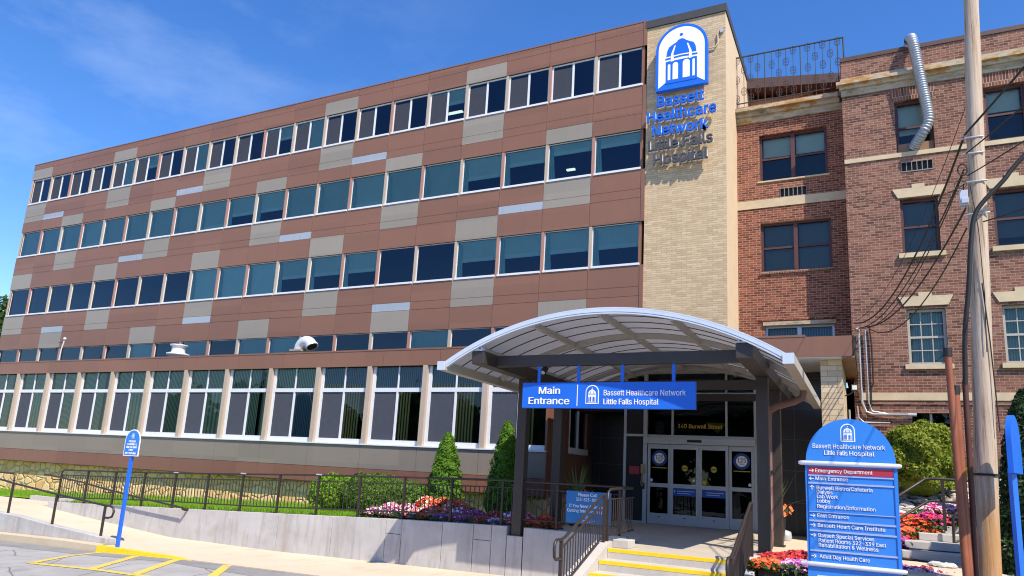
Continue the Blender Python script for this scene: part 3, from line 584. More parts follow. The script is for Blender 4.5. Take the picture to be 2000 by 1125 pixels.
for i, (a, b) in enumerate(((34.38, 35.06), (35.06, 35.87), (35.87, 36.68), (36.68, 37.36))):
    yy = -.02 if i in (0, 3) else -.07
    d = MB(); d.box(a, a + .075, yy, yy + .05, .01, 2.26, A); d.box(b - .085, b - .006, yy, yy + .05, .01, 2.26, A); d.box(a + .075, b - .085, yy, yy + .05, 2.13, 2.26, A); d.box(a + .075, b - .085, yy, yy + .05, 1.04, 1.15, A); d.box(a + .075, b - .085, yy, yy + .05, .01, .31, A)
    do = d.build('door', B)
    q = MB(); q.box(a + .075, b - .085, yy + .02, yy + .026, .31, 1.04, 'glass_dark'); q.box(a + .075, b - .085, yy + .02, yy + .026, 1.15, 2.13, 'glass_dark'); q.build('pane', do)
    s = MB(); cx = (a + b) / 2; cyc = lambda cz, r_, n_=24: [(cx + r_ * math.cos(t), cz + r_ * math.sin(t)) for t in [2 * math.pi * j / n_ for j in range(n_)]]
    if i in (0, 3):
        s.prism(cyc(1.86, .225), yy + .010, yy + .016, 'ring_blue'); s.prism(cyc(1.86, .15), yy + .006, yy + .010, 'sign_white'); s.text('125', cx - .11, cx + .11, 1.83, .115, yy + .005, 'letter_grey', bold=.003); s.text('YEARS', cx - .075, cx + .075, 1.765, .035, yy + .005, 'letter_grey')
        s.box(cx - .22, cx + .22, yy + .01, yy + .016, 1.575, 1.60, 'yellow_seal')
        sx_ = a + .11 if i == 0 else b - .13; s.prism([(sx_ + .045 * math.cos(t), 1.23 + .045 * math.sin(t)) for t in [2 * math.pi * j / 12 for j in range(12)]], yy + .008, yy + .016, 'sign_silver')
    else:
        s.prism(cyc(1.60, .085), yy + .008, yy + .016, 'yellow_seal'); s.box(cx - .075, cx + .075, yy + .006, yy + .008, 1.585, 1.615, 'letter_grey')
        s.box(a + .08, b - .09, yy + .008, yy + .016, .83, 1.035, 'sign_blue_dark')
        s.text('Hospital Entrance' if False else 'Automatic', a + .2, b - .2, .955, .035, yy + .005, 'sign_silver') if False else None
        for zz in (.95, .89): s.box(a + .2, b - .14 - .1 * (zz < .9), yy + .005, yy + .008, zz, zz + .014, 'sign_silver')
        if i == 1: s.prism([(b - .15 + .04 * math.cos(t), 1.27 + .04 * math.sin(t)) for t in [2 * math.pi * j / 12 for j in range(12)]], yy + .008, yy + .016, 'sign_silver'); s.prism([(a + .12 + .02 * math.cos(t), .95 + .03 * math.sin(t)) for t in [2 * math.pi * j / 10 for j in range(10)]], yy + .005, yy + .008, 'sign_white')
        else: s.prism([(a + .15 + .06 * math.cos(t), 1.23 + .06 * math.sin(t)) for t in [2 * math.pi * j / 12 for j in range(12)]], yy + .008, yy + .016, 'yellow_seal')
    s.box(cx - .03, cx + .03, yy - .006, yy, .20, .225, 'black_rubber')
    s.build('door_sticker', do)
tag(MB().box(33.83, 34.14, -.045, -.035, 1.37, 1.60, 'sign_red').build('notice'), 'plain red notice on the black panel left of the entrance doors', 'notice')
ph = MB(); ph.box(34.20, 34.30, -.13, -.055, 1.40, 1.66, 'phone_tan'); ph.box(34.225, 34.275, -.165, -.13, 1.44, 1.62, 'phone_tan'); ph.tube([(34.25, -.12, 1.40), (34.23, -.13, 1.25), (34.21, -.12, 1.1), (34.25, -.11, 1.02), (34.28, -.12, 1.12)], .012, 'phone_tan', 6); ph.box(34.24, 34.30, -.10, -.055, .96, 1.14, 'black_rubber')
tag(ph.build('wall_phone'), 'tan wall telephone with hanging cord beside the entrance doors', 'telephone')
# tan pillar of the entrance and brown soffit to the east
pi = MB(); pi.box(39.2, 39.68, -1.98, 1.6, -.01, 4.32, 'block_tan'); pi.build('entrance_pillar', B)

# ------------------------------------------------------------------ tan brick tower
T = thing('stair_tower', 'tall tan brick stair tower with dark coping carrying the hospital sign', 'tower', (35.4, 0, 0))
mb = MB(); mb.box(34.13, 36.65, .03, 8, 4.37, 15.97, 'brick_tan'); mb.build('front_wall', T)
mb = MB(); mb.box(36.652, 36.665, .035, 8, 4.37, 15.96, 'cream_render'); mb.build('side_wall', T)
mb = MB(); mb.box(34.08, 36.70, -.02, 8.05, 15.975, 16.24, 'coping_dark'); mb.build('coping', T)
mb = MB(); mb.tube([(36.17, -.02, 14.75), (36.35, -.02, 14.75), (36.44, -.02, 14.9), (36.42, -.02, 15.2), (36.5, -.02, 15.36), (36.67, -.02, 15.37)], .022, 'cream_render', 8); mb.box(36.5, 36.6, -.05, .03, 15.22, 15.33, 'box_grey'); tag(mb.build('sign_conduit'), 'pale bent power conduit running from the arched sign to the tower corner', 'conduit')
LG = thing('arched_logo_sign', 'large blue and white arched plaque with domed cupola emblem on tan tower', 'sign', (35.33, -.3, 13.4))
mb = MB(); mb.prism(archpoly(34.51, 36.16, 13.43, 14.83, 15.66, 24), -.27, -.10, 'sign_blue'); mb.box(34.9, 35.8, -.10, .03, 13.8, 14.6, 'coping_dark'); mb.build('cabinet', LG)
mb = MB()
def plaque(q, m, lv): mb.prism([(35.335 + 1.65 * u, 13.43 + 1.65 * v) for u, v in q], -.27 - .006 * lv, -.27 - .006 * (lv - 1), m)
inn = archpoly(-.445, .445, .05, .85, 1.29, 24); plaque([(-.445, .05), (-.30, .155), (.30, .155), (.445, .05)] + inn[2:], 'sign_white', 1)
plaque([(-.30, .12), (.30, .12), (.30, .595), (-.30, .595)], 'sign_blue', 2)
for a, b, t in ((-.26, -.21, .53), (-.165, -.06, .55), (.03, .165, .57), (.215, .26, .55)): plaque(archpoly(a, b, .17 + .02 * (abs(a + b) < .5), t - (b - a) / 2, t, 8), 'sign_white', 3)
plaque([(-.31, .63), (0, .65), (.31, .63), (.31, .665), (0, .685), (-.31, .665)], 'sign_blue', 2)
plaque([(-.29, .70), (0, .715), (.29, .70), (.275, .82), (.24, .90), (.09, .985), (.06, 1.02), (0, 1.04), (-.06, 1.02), (-.09, .985), (-.24, .90), (-.275, .82)], 'sign_blue', 2)
for sg in (-1, 1): plaque([(sg * .175 - .03, .58), (sg * .175 + .03, .58), (sg * .175 + .022, .74), (sg * .12 + .012, .91), (sg * .12 - .012, .91), (sg * .175 - .022, .74)] if sg > 0 else [(-.205, .58), (-.145, .58), (-.153, .74), (-.108, .91), (-.132, .91), (-.197, .74)], 'sign_white', 3)
plaque([(.032 * math.cos(a), 1.125 + .032 * math.sin(a)) for a in [2 * math.pi * j / 14 for j in range(14)]], 'sign_blue', 2)
mb.build('emblem', LG)
LT = thing('sign_lettering', 'raised blue and grey channel letters naming the hospital on tan tower', 'sign', (35.33, -.25, 10.9))
for s_, x0, x1, z, mt in (('Bassett', 34.57, 36.03, 12.90, 'sign_blue'), ('Healthcare', 34.25, 36.40, 12.41, 'sign_blue'), ('Network', 34.42, 36.15, 11.91, 'sign_blue'), ('Little Falls', 34.30, 36.29, 11.42, 'letter_grey'), ('Hospital', 34.48, 36.15, 10.92, 'letter_grey')):
    mb = MB(); vs, fs = text_geo(s_); xs_ = [p[0] for p in vs]; kx = (x1 - x0) / (max(xs_) - min(xs_)); kz = .36 / CAPH
    for ya, yb, mm in ((-.24, -.19, mt), (-.184, -.10, 'sign_white')):
        for q, e in ((-.012, 0), (0, .002), (.012, .004)): mb.idx([(x0 + (p[0] - min(xs_)) * kx + q, (ya if p[2] > 0 else yb) - e - .02 * (p[2] - (.5 if p[2] > 0 else -.5)), z + p[1] * kz + e * 2) for p in vs], fs, mm)
    for t in (.12, .5, .88): mb.box(x0 + (x1 - x0) * t - .01, x0 + (x1 - x0) * t + .01, -.10, .03, z + .12, z + .14, 'coping_dark')
    mb.build('letters', LT)

# ------------------------------------------------------------------ recessed brick link
K = thing('brick_link', 'recessed dark red brick link between tan tower and old brick building', 'building', (38.3, 2, 4))
LY = 2.0
def wall_with_holes(mb, x0, x1, z0, z1, y, holes, m, dep=.35):
    """front skin at y with rectangular openings (reveals included)"""
    zs = sorted({z0, z1, *[h[2] for h in holes], *[h[3] for h in holes]}); xs2 = sorted({x0, x1, *[h[0] for h in holes], *[h[1] for h in holes]})
    for a, b in zip(zs, zs[1:]):
        run = None
        for c, d in zip(xs2, xs2[1:]):
            inside = any(h[0] <= c + 1e-6 and d <= h[1] + 1e-6 and h[2] <= a + 1e-6 and b <= h[3] + 1e-6 for h in holes)
            if inside:
                if run is not None: mb.face([(run, y, a), (c, y, a), (c, y, b), (run, y, b)], m); run = None
            elif run is None: run = c
        if run is not None: mb.face([(run, y, a), (x1, y, a), (x1, y, b), (run, y, b)], m)
    for h in holes:
        a, b, c, d = h; y2 = y + dep
        mb.face([(a, y, c), (a, y2, c), (a, y2, d), (a, y, d)][::-1], m); mb.face([(b, y, c), (b, y2, c), (b, y2, d), (b, y, d)], m)
        mb.face([(a, y, d), (b, y, d), (b, y2, d), (a, y2, d)][::-1], m); mb.face([(a, y, c), (b, y, c), (b, y2, c), (a, y2, c)], m)
mb = MB(); hl = [(37.37, 39.4, 10.87, 12.48), (37.37, 39.43, 7.82, 9.45), (37.45, 39.42, 4.75, 6.1), (37.98, 38.76, 10.24, 10.57)]
wall_with_holes(mb, 36.66, 39.92, 4.4, 12.96, LY, hl, 'brick_link', .3)
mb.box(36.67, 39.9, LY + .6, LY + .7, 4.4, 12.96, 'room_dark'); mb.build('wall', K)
for bx in ((37.3, 39.46, LY - .05, LY - .002, 6.24, 6.33, 'brick_link'), (37.40, 39.47, LY - .06, LY + .1, 6.09, 6.20, 'cornice'), (37.35, 39.47, LY - .06, LY + .1, 7.74, 7.82, 'brick_soldier'), (37.3, 39.45, LY - .04, LY + .1, 10.82, 10.868, 'cast_stone')): mb = MB(); mb.box(*bx); mb.build('lintel' if bx[4] < 7 else 'sill', K)
mb = MB(); mb.box(36.66, 39.91, LY - .03, LY - .002, 9.96, 10.24, 'cast_stone'); mb.build('belt_course', K)
mb = MB(); mb.box(36.66, 39.88, LY - .06, LY - .003, 12.95, 13.17, 'cornice'); mb.box(36.66, 39.80, LY - .16, LY - .003, 13.17, 13.30, 'cornice'); mb.box(36.66, 39.76, LY - .30, LY - .003, 13.30, 13.42, 'cornice'); mb.box(36.66, 39.9, LY - .02, LY + 6, 13.42, 13.60, 'soffit_brown'); mb.build('cornice', K)
def dh_window(parent, x0, x1, z0, z1, y, fm, mulls=0, blind=.45, grid=None, wfm='wood_red', glassm='glass_clear', bmat='blind_light'):
    f = MB(); fw = .07
    for a, b, c, d in ((x0, x0 + fw, z0, z1), (x1 - fw, x1, z0, z1), (x0 + fw, x1 - fw, z1 - fw, z1), (x0 + fw, x1 - fw, z0, z0 + fw)): f.box(a, b, y + .12, y + .24, c, d, fm)
    cuts = [x0 + fw] + ([(x0 + x1) / 2 - .06, (x0 + x1) / 2 + .06] if mulls else []) + [x1 - fw]
    if mulls: f.box(cuts[1], cuts[2], y + .10, y + .24, z0 + fw, z1 - fw, fm)
    p = MB(); b_ = MB(); zm = (z0 + z1) / 2
    for a, b in zip(cuts[::2], cuts[1::2]):
        f.box(a, b, y + .15, y + .21, zm - .03, zm + .03, fm); p.box(a, b, y + .19, y + .196, z0 + fw, z1 - fw, glassm)
        if grid:
            nx, nzz = grid
            for i in range(1, nx): xx = a + (b - a) * i / nx; f.box(xx - .012, xx + .012, y + .16, y + .19, z0 + fw, z1 - fw, fm)
            for zz0, zz1 in ((z0 + fw, zm - .03), (zm + .03, z1 - fw)):
                for j in range(1, nzz): q_ = zz0 + (zz1 - zz0) * j / nzz; f.box(a, b, y + .161, y + .189, q_ - .012, q_ + .012, fm)
        if blind: b_.box(a + .02, b - .02, y + .32, y + .33, z1 - (z1 - z0) * blind, z1 - .02, bmat)
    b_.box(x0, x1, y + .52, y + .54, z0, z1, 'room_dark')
    o = f.build('window', parent); p.build('pane', o); b_.build('blind', o); return o
dh_window(K, 37.37, 39.4, 10.87, 12.48, LY, 'wood_red', 1, .42); dh_window(K, 37.37, 39.43, 7.82, 9.45, LY, 'wood_red', 1, 1.0, bmat='blind_grey'); dh_window(K, 37.45, 39.42, 4.75, 6.1, LY, 'alu', 1, .95, bmat='vblind_blue')
def vent(parent, x0, x1, z0, z1, y):
    v = MB(); v.box(x0, x1, y - .02, y + .02, z0, z0 + .025, 'panel_beige'); v.box(x0, x1, y - .02, y + .02, z1 - .025, z1, 'panel_beige')
    for i in range(7): xx = x0 + (x1 - x0) * i / 6; v.box(max(x0, xx - .009), min(x1, xx + .009), y - .019, y + .019, z0 + .025, z1 - .025, 'panel_beige')
    v.box(x0, x1, y + .1, y + .12, z0, z1, 'screen_grey'); v.build('vent_grille', parent)
vent(K, 37.98, 38.76, 10.24, 10.57, LY)
# wrought iron balustrade
IR = thing('iron_balustrade', 'tall wrought iron balustrade with scroll ornaments on the link roof', 'railing', (38.3, 1.95, 13.6))
mb = MB(); yb = 1.95
mb.obox((36.68, yb, 15.44), (40.0, yb, 15.42), .035, .035, 'iron'); mb.obox((36.68, yb, 13.72), (39.85, yb, 13.72), .03, .03, 'iron')
xsb = [36.70 + .222 * i for i in range(15)]
for i, x in enumerate(xsb):
    rr = .016 if i in (4, 9, 14) else .0095
    mb.tube([(x, yb, 13.6), (x, yb, 15.43)], rr, 'iron', 5, False)
mb.tube([(39.98, yb, 14.0), (39.98, yb, 15.43)], .025, 'iron', 5)
mb.build('bars', IR)
mb = MB()
def ring(cx, cz, rx, rz, a0=0, a1=2 * math.pi, n=12): mb.tube([(cx + rx * math.cos(a0 + (a1 - a0) * i / n), yb, cz + rz * math.sin(a0 + (a1 - a0) * i / n)) for i in range(n + 1)], .0065, 'iron', 4, False)
for i, x in enumerate(xsb):
    if i in (4, 9): continue
    for cz in ((14.95, 14.15) if i % 2 else (15.32, 14.6, 13.9)):
        for sg in (-1, 1):
            ring(x + sg * .04, cz + .06, .038, .045); ring(x + sg * .04, cz - .06, .038, .045); ring(x, cz, .085, .15, -math.pi / 2, sg * math.pi - math.pi / 2, 10)
mb.build('scroll_ornament', IR)
# low roof behind the balustrade
RP = thing('penthouse', 'brown boarded penthouse with overhanging eave behind the iron balustrade', 'rooftop shed', (38.2, 5, 13.6))
mb = MB(); v = [(36.67, 4.4, 16.05), (39.95, 4.4, 15.60), (39.95, 4.4, 15.25), (36.67, 4.4, 15.65)]
mb.face([v[3], v[2], v[1], v[0]], 'coping_brown'); mb.face([v[0], v[1], (39.95, 9, 16.2), (36.67, 9, 16.6)], 'roof_dark'); mb.face([v[3], (36.67, 6.5, 15.6), (39.95, 6.5, 15.25), v[2]], 'wood_red'); mb.build('eave', RP)
mb = MB(); mb.prism([(36.67, 14.9), (38.9, 15.32), (36.67, 15.42)], 4.9, 5.1, 'soffit_brown'); mb.box(36.67, 39.95, 5.2, 8.8, 13.6, 15.5, 'coping_brown'); mb.build('wall', RP)

# ------------------------------------------------------------------ old brick building
O = thing('brick_building', 'old three-storey red brick building with cast stone lintels and weathered cornice', 'building', (46, 1.12, 0))
OY = 1.12
cols_ = [41.265 + 2.193 * i for i in range(5)]; OX0, OX1 = 39.885, 53
holes = []
for x in cols_:
    holes += [(x, x + .95, 10.86, 12.46), (x, x + .93, 7.81, 9.42), (x, x + .93, 4.67, 6.21)]
holes += [(41.35, 42.13, 10.235, 10.55), (41.255, 42.15, 2.70, 3.36)]
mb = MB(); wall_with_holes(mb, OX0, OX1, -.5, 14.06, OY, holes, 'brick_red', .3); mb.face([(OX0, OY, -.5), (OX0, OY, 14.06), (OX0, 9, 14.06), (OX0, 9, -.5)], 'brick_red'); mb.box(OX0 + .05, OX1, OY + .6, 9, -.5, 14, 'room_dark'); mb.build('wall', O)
mb = MB(); mb.box(OX0 - .02, OX1, OY - .03, 9, 14.06, 14.19, 'coping_brown'); mb.build('coping', O)
mb = MB(); mb.box(OX0 - .02, OX1, OY - .05, OY - .002, 12.88, 13.08, 'cornice'); mb.box(OX0 - .06, OX1, OY - .12, OY - .002, 13.08, 13.20, 'cornice'); mb.box(OX0 - .14, OX1, OY - .22, OY - .002, 13.20, 13.30, 'cornice'); mb.box(OX0 - .02, OX1, OY - .04, OY - .002, 13.30, 13.47, 'cornice'); mb.build('cornice', O)
mb = MB(); mb.box(OX0, OX1, OY - .035, OY - .002, 10.71, 10.84, 'cast_stone'); mb.build('belt_course', O)
mb = MB(); mb.box(OX0 + .12, OX1, OY - .05, OY - .002, 3.69, 3.90, 'cast_stone'); mb.build('belt_course', O)
mb = MB(); mb.box(OX0 + .1, OX1, OY - .03, OY - .002, 3.58, 3.648, 'brick_red'); mb.build('belt_course', O)
for i, x in enumerate(cols_):
    dh_window(O, x, x + .95, 10.86, 12.46, OY, 'wood_red', 0, .6 if i != 1 else .4, bmat='blind_light' if i != 2 else 'blind_grey')
    dh_window(O, x, x + .93, 7.81, 9.42, OY, 'wood_red', 0, (1.0, .8, .65, 1.0, .5)[i], bmat='blind_grey'); dh_window(O, x, x + .93, 4.67, 6.21, OY, 'canopy_tan', 0, 1.0, grid=(3, 2), bmat='curtain_pale')
    for z in (9.43, 6.26):
        mb = MB(); c = x + .47; mb.prism([(x - .05, z + .03), (x + 1.0, z + .03), (x + 1.13, z + .30), (c + .16, z + .30), (c + .16, z + .41), (c - .16, z + .41), (c - .16, z + .30), (x - .18, z + .30)], OY - .035, OY - .002, 'cast_stone'); mb.build('lintel', O)
    for z in (7.81, 4.67): mb = MB(); mb.box(x - .1, x + 1.03, OY - .09, OY + .14, z - .137, z - .005, 'cast_stone'); mb.build('sill', O)
    mb = MB(); mb.prism([(x - .04, 12.47), (x + .99, 12.47), (x + 1.05, 12.86), (x - .1, 12.86)], OY - .012, OY - .002, 'brick_soldier'); mb.build('lintel', O)
vent(O, 41.35, 42.13, 10.235, 10.55, OY)
mb = MB(); mb.box(41.255, 42.15, OY + .12, OY + .2, 2.70, 2.76, 'canopy_tan'); mb.box(41.67, 41.73, OY + .12, OY + .2, 2.76, 3.36, 'canopy_tan'); mb.box(41.255, 42.15, OY + .16, OY + .166, 2.76, 3.36, 'glass_dark'); mb.build('basement_window', O)

# silver duct
DU = MB(); pth = [(41.66, -.05, 13.95), (41.70, -.28, 13.9), (41.74, -.36, 13.5)]; n = 40
ctl = [(41.72, 1.32, 14.12), (41.771, 0.93, 14.3), (41.824, 0.76, 13.95), (41.951, 0.76, 12.798), (42.066, 0.76, 11.796), (42.045, 0.78, 11.48), (41.908, 0.85, 11.238), (41.698, 1.24, 11.006)]
def spline(c, n):
    P_ = [Vector(q) for q in c]; P_ = [P_[0] * 2 - P_[1]] + P_ + [P_[-1] * 2 - P_[-2]]; o = []
    for i in range(1, len(P_) - 2):
        for t in [j / n for j in range(n)]:
            a, b, d, e = P_[i - 1:i + 3]; o.append(.5 * ((2 * b) + (d - a) * t + (2 * a - 5 * b + 4 * d - e) * t * t + (3 * b - a - 3 * d + e) * t ** 3))
    return o + [P_[-2]]
raw = spline(ctl, 30); acc = [0]
for a, b in zip(raw, raw[1:]): acc.append(acc[-1] + (b - a).length)
tot = acc[-1]; pp = []; rr = []
nn_ = int(tot / .0125)
for i in range(nn_ + 1):
    s_ = tot * i / nn_; j = max(0, min(len(raw) - 2, int(np.searchsorted(acc, s_)) - 1)); t = (s_ - acc[j]) / max(1e-6, acc[j + 1] - acc[j]); pp.append(raw[j].lerp(raw[j + 1], t)); rr.append(  .138 + .014 * math.cos(i * math.pi / 3))
DU.tube(pp, rr, 'galv', 18); DU.tube([raw[22], raw[30]], .155, 'black_rubber', 18); DU.box(41.3, 42.2, OY + .10, OY + .13, 10.87, 11.15, 'soffit_brown')
tag(DU.build('flexible_duct'), 'ribbed silver ventilation duct climbing from a top floor window over the cornice', 'duct')

# conduits on brick corner
CD = thing('service_conduits', 'cluster of silver and black electrical conduits running down the brick corner', 'conduit', (40.201, 1.02, 3.205))
mb = MB(); mb.tube([(40.063, 1.03, 5.629), (40.063, 1.03, 4.048)], .026, 'conduit'); mb.tube([(40.063, 1.03, 4.048), (40.074, 1.03, 3.626), (40.158, 1.03, 3.373), (40.327, 1.03, 3.299), (41.202, 1.03, 3.299)], .032, 'conduit'); mb.tube([(40.063, 1.03, 5.608), (40.042, 0.98, 5.693), (39.99, 0.92, 5.65)], .04, 'conduit'); mb.tube([(41.149, 1.03, 3.299), (41.36, 1.03, 3.299)], .042, 'box_grey'); mb.build('conduit', CD)
mb = MB(); mb.tube([(40.222, 1.05, 5.65), (40.232, 1.05, 3.626), (40.306, 1.05, 3.384), (41.255, 1.05, 3.215)], .020, 'conduit'); mb.build('conduit', CD)
mb = MB(); mb.tube([(39.948, 1.05, 3.521), (39.969, 1.05, 3.205), (40.095, 1.05, 3.078), (40.728, 1.05, 3.078)], .021, 'conduit'); mb.build('conduit', CD)
mb = MB(); mb.tube([(40.338, 1.06, 5.735), (40.369, 1.06, 5.208), (40.369, 1.06, 4.153), (40.306, 1.06, 3.995), (40.285, 1.06, 3.415)], .02, 'cable_black'); mb.build('cable', CD)
mb = MB(); mb.box(39.72, 39.86, -1.2, -.9, 2.72, 2.92, 'box_grey'); mb.tube([(39.79, -1.1, 2.92), (39.79, -1.1, 3.2)], .02, 'conduit'); tag(mb.build('junction_box'), 'small grey metal box on the tan pillar side above the directory sign', 'junction box')
mb = MB(); mb.box(39.84, 40.0, -.62, -.5, 3.74, 3.90, 'coping_dark'); mb.box(39.865, 39.975, -.63, -.62, 3.765, 3.875, 'light_white'); mb.tube([(39.9, -.55, 3.74), (39.8, -.5, 3.66), (39.68, -.5, 3.62)], .018, 'coping_dark', 6)
tag(mb.build('floodlight'), 'small square black floodlight under the brown entrance soffit', 'floodlight')

# ------------------------------------------------------------------ roof fittings on the wing
mb = MB(); c = (15.16, -1.2, 4.72); mb.lathe(c, [(.30, 0), (.30, .42), (.42, .42), (.44, .50), (.36, .52), (.26, .55), (.26, .80), (.34, .81), (.34, .86), (.08, .90), (.0, .90)], 'galv_white', 24)
tag(mb.build('mushroom_vent'), 'squat white metal mushroom vent standing on the wing roof', 'roof vent')
mb = MB(); mb.box(21.33, 21.95, -1.5, -.9, 4.72, 5.12, 'coping_dark'); mb.box(21.38, 21.90, -1.45, -.95, 5.12, 5.20, 'rock_b'); ar = [(21.96 - .32 * math.cos(a), -1.2 - .06 * math.sin(a / 2), 5.2 + .30 * math.sin(a)) for a in [math.pi * .86 * i / 12 for i in range(13)]]
mb.tube([(21.64, -1.2, 5.12)] + ar, .20, 'galv_white', 16); d_ = (Vector(ar[-1]) - Vector(ar[-2])).normalized(); mb.tube([Vector(ar[-1]), Vector(ar[-1]) + d_ * .05], .235, 'galv_white', 16); mb.tube([Vector(ar[-1]) + d_ * .051, Vector(ar[-1]) + d_ * .054], .19, 'room_dark', 16)
tag(mb.build('gooseneck_vent'), 'white curved gooseneck exhaust hood on the wing roof', 'roof vent')
mb = MB(); mb.tube([(6.95, -1.0, 4.72), (7.02, -1.0, 5.7), (7.14, -1.0, 6.12)], .03, 'galv_white', 8); mb.lathe((7.14, -1.0, 6.1), [(.0, 0), (.07, .02), (.07, .10), (0, .13)], 'galv_white', 10); mb.tube([(7.05, -1.0, 5.75), (6.62, -1.0, 5.74), (6.62, -1.0, 5.5)], .016, 'iron', 6); mb.tube([(7.1, -1.0, 6.0), (6.72, -1.0, 6.0)], .012, 'iron', 6)
tag(mb.build('antenna_mast'), 'thin weather mast with side arms on the wing roof', 'antenna')

# ------------------------------------------------------------------ entrance canopy
CN = thing('entrance_canopy', 'arched translucent canopy on bronze posts over the main entrance', 'canopy', (35.83, -5, 0))
CX, HW, ZE, ZA = 35.83, 3.23, 3.27, 4.22; Rr = (HW ** 2 + (ZA - ZE) ** 2) / (2 * (ZA - ZE)); cz0 = ZA - Rr; th = math.asin(HW / Rr)
def arcp(t, dr=0): return (CX + (Rr + dr) * math.sin(t), cz0 + (Rr + dr) * math.cos(t))
YF, YB = -8.68, -1.75
def arcband(mb, y0, y1, r0, r1, m, n=40, t0=None, t1=None):
    t0 = -th if t0 is None else t0; t1 = th if t1 is None else t1; ts = [t0 + (t1 - t0) * i / n for i in range(n + 1)]
    for a, b in zip(ts, ts[1:]):
        q = [(*arcp(a, r0),), (*arcp(b, r0),), (*arcp(b, r1),), (*arcp(a, r1),)]
        fr = [(p[0], y0, p[1]) for p in q]; bk = [(p[0], y1, p[1]) for p in q]
        mb.face(fr, m); mb.face(bk[::-1], m); mb.face([fr[3], fr[2], bk[2], bk[3]], m, True); mb.face([fr[1], fr[0], bk[0], bk[1]], m, True)
mb = MB(); arcband(mb, YF, YF + .07, -.085, -.055, 'canopy_white'); arcband(mb, YF - .006, YF + .07, -.05, .012, 'canopy_white'); arcband(mb, YF + .02, YF + .07, -.056, -.049, 'sign_blue_dark'); arcband(mb, YF - .0, YF + .09, .016, .038, 'canopy_white'); mb.build('arch_trim', CN); mb = MB(); arcband(mb, YB - .07, YB, -.08, .05, 'canopy_tan'); mb.build('arch_trim', CN)
mb = MB(); arcband(mb, YF + .09, YB - .07, .018, .026, 'polycarbonate', 48); mb.build('roof_panel', CN)
for t in (-.78, -.40, 0, .40, .78):
    mb = MB(); t *= th; x, z = arcp(t, -.05); nx_, nz_ = math.sin(t), math.cos(t)
    mb.obox((x, YF + .07, z), (x, YB - .07, z), .06, .12, 'canopy_tan', (nx_, 0, nz_)); mb.build('purlin', CN)
for y in (-6.36, -4.3, -2.9):
    mb = MB(); arcband(mb, y - .04, y + .04, -.10, .008, 'canopy_tan', 32, -th * .97, th * .97); mb.build('arch_rib', CN)
mb = MB(); y = YF + .62
while y < YB - .3:
    arcband(mb, y - .012, y + .012, .003, .016, 'bronze', 40); y += .56
mb.build('glazing_bar', CN)
for sg in (-1, 1):
    x = CX + sg * (HW + .03)
    mb = MB(); mb.box(x - .085, x + .085, YF - .06, YB, 3.14, 3.31, 'canopy_tan'); mb.box(x - .088, x + .088, YF - .075, YF - .06, 3.137, 3.313, 'canopy_white'); mb.build('gutter', CN)
    xb = 33.32 if sg < 0 else 38.39
    mb = MB(); mb.box(xb - .14, xb + .14, -8.6, -1.3, 3.27, 3.53, 'bronze'); mb.build('side_beam', CN, bevel=.01)
    mb = MB(); t = math.asin((xb - CX) / Rr); xz = arcp(t, -.09)
    mb.box(xb - .10, xb + .10, -8.63, -8.5, 3.53, xz[1] + .01, 'canopy_white')
    for dx in (-.05, .05): mb.tube([(xb + dx, -8.645, (3.56 + xz[1]) / 2), (xb + dx, -8.63, (3.56 + xz[1]) / 2)], .014, 'bronze', 8)
    mb.build('bracket', CN)
    for yy, zb_ in ((-6.36, -.12 if sg < 0 else -.0), (-4.3, -.0)):
        mb = MB(); mb.box(xb - .11, xb + .11, yy - .11, yy + .11, zb_, 3.27, 'bronze'); mb.box(xb - .15, xb + .15, yy - .15, yy + .15, zb_, zb_ + .02, 'bronze'); mb.build('post', CN, bevel=.008)
mb = MB(); mb.box(33.46, 38.25, -8.09, -7.95, 3.29, 3.51, 'bronze'); mb.build('cross_beam', CN, bevel=.01)
mb = MB(); mb.box(33.46, 38.25, -4.37, -4.23, 3.30, 3.5, 'bronze'); mb.build('cross_beam', CN)
mb = MB()
for sx, xx in ((-1, 33.6), (1, 38.1)): mb.tube([(xx, -5.9, 3.6), (xx, -6.05, 3.48)], .07, 'black_rubber', 10); mb.tube([(xx, -6.052, 3.478), (xx, -6.06, 3.47)], .05, 'light_white', 10); mb.box(xx - .02, xx + .02, -5.95, -5.85, 3.55, 3.7, 'black_rubber')
mb.build('spotlight', CN)
mb = MB(); mb.tube([(39.05, -5.3, 3.14), (39.02, -5.28, 3.0), (38.85, -5.2, 2.93), (38.5, -4.95, 2.86), (38.33, -4.82, 2.78), (38.30, -4.80, 2.6), (38.30, -4.80, .28), (38.32, -4.95, .16), (38.36, -5.5, .05)], .072, 'downspout', 10); mb.box(38.2, 38.4, -4.9, -4.7, 1.5, 1.54, 'bronze'); mb.build('downspout', CN)
# hanging sign
HS = thing('hanging_sign', 'wide blue main entrance sign hanging from the canopy cross beam', 'sign', (35.79, -8.05, 2.46))
mb = MB(); mb.box(34.09, 37.48, -8.09, -8.0, 2.46, 2.955, 'sign_blue'); mb.build('panel', HS, bevel=.006)
mb = MB(); y = -8.095
mb.text('Main', 34.45, 34.89, 2.735, .135, y, 'sign_white', bold=.009); mb.text('Entrance', 34.24, 35.09, 2.535, .135, y, 'sign_white', bold=.009); mb.box(35.245, 35.257, y - .004, y + .005, 2.50, 2.91, 'sign_white')
mb.text('Bassett Healthcare Network', 35.78, 37.31, 2.705, .104, y, 'sign_white', bold=0); mb.text('Little Falls', 35.78, 36.32, 2.54, .104, y, 'sign_white', bold=.006); mb.text('Hospital', 36.37, 36.82, 2.54, .104, y, 'sign_white', bold=.002)
mb.build('lettering', HS)
mb = MB(); emblem(mb, 35.42, 2.545, .265, y + .004, 'sign_white', .004, 'sign_blue'); mb.build('emblem', HS)
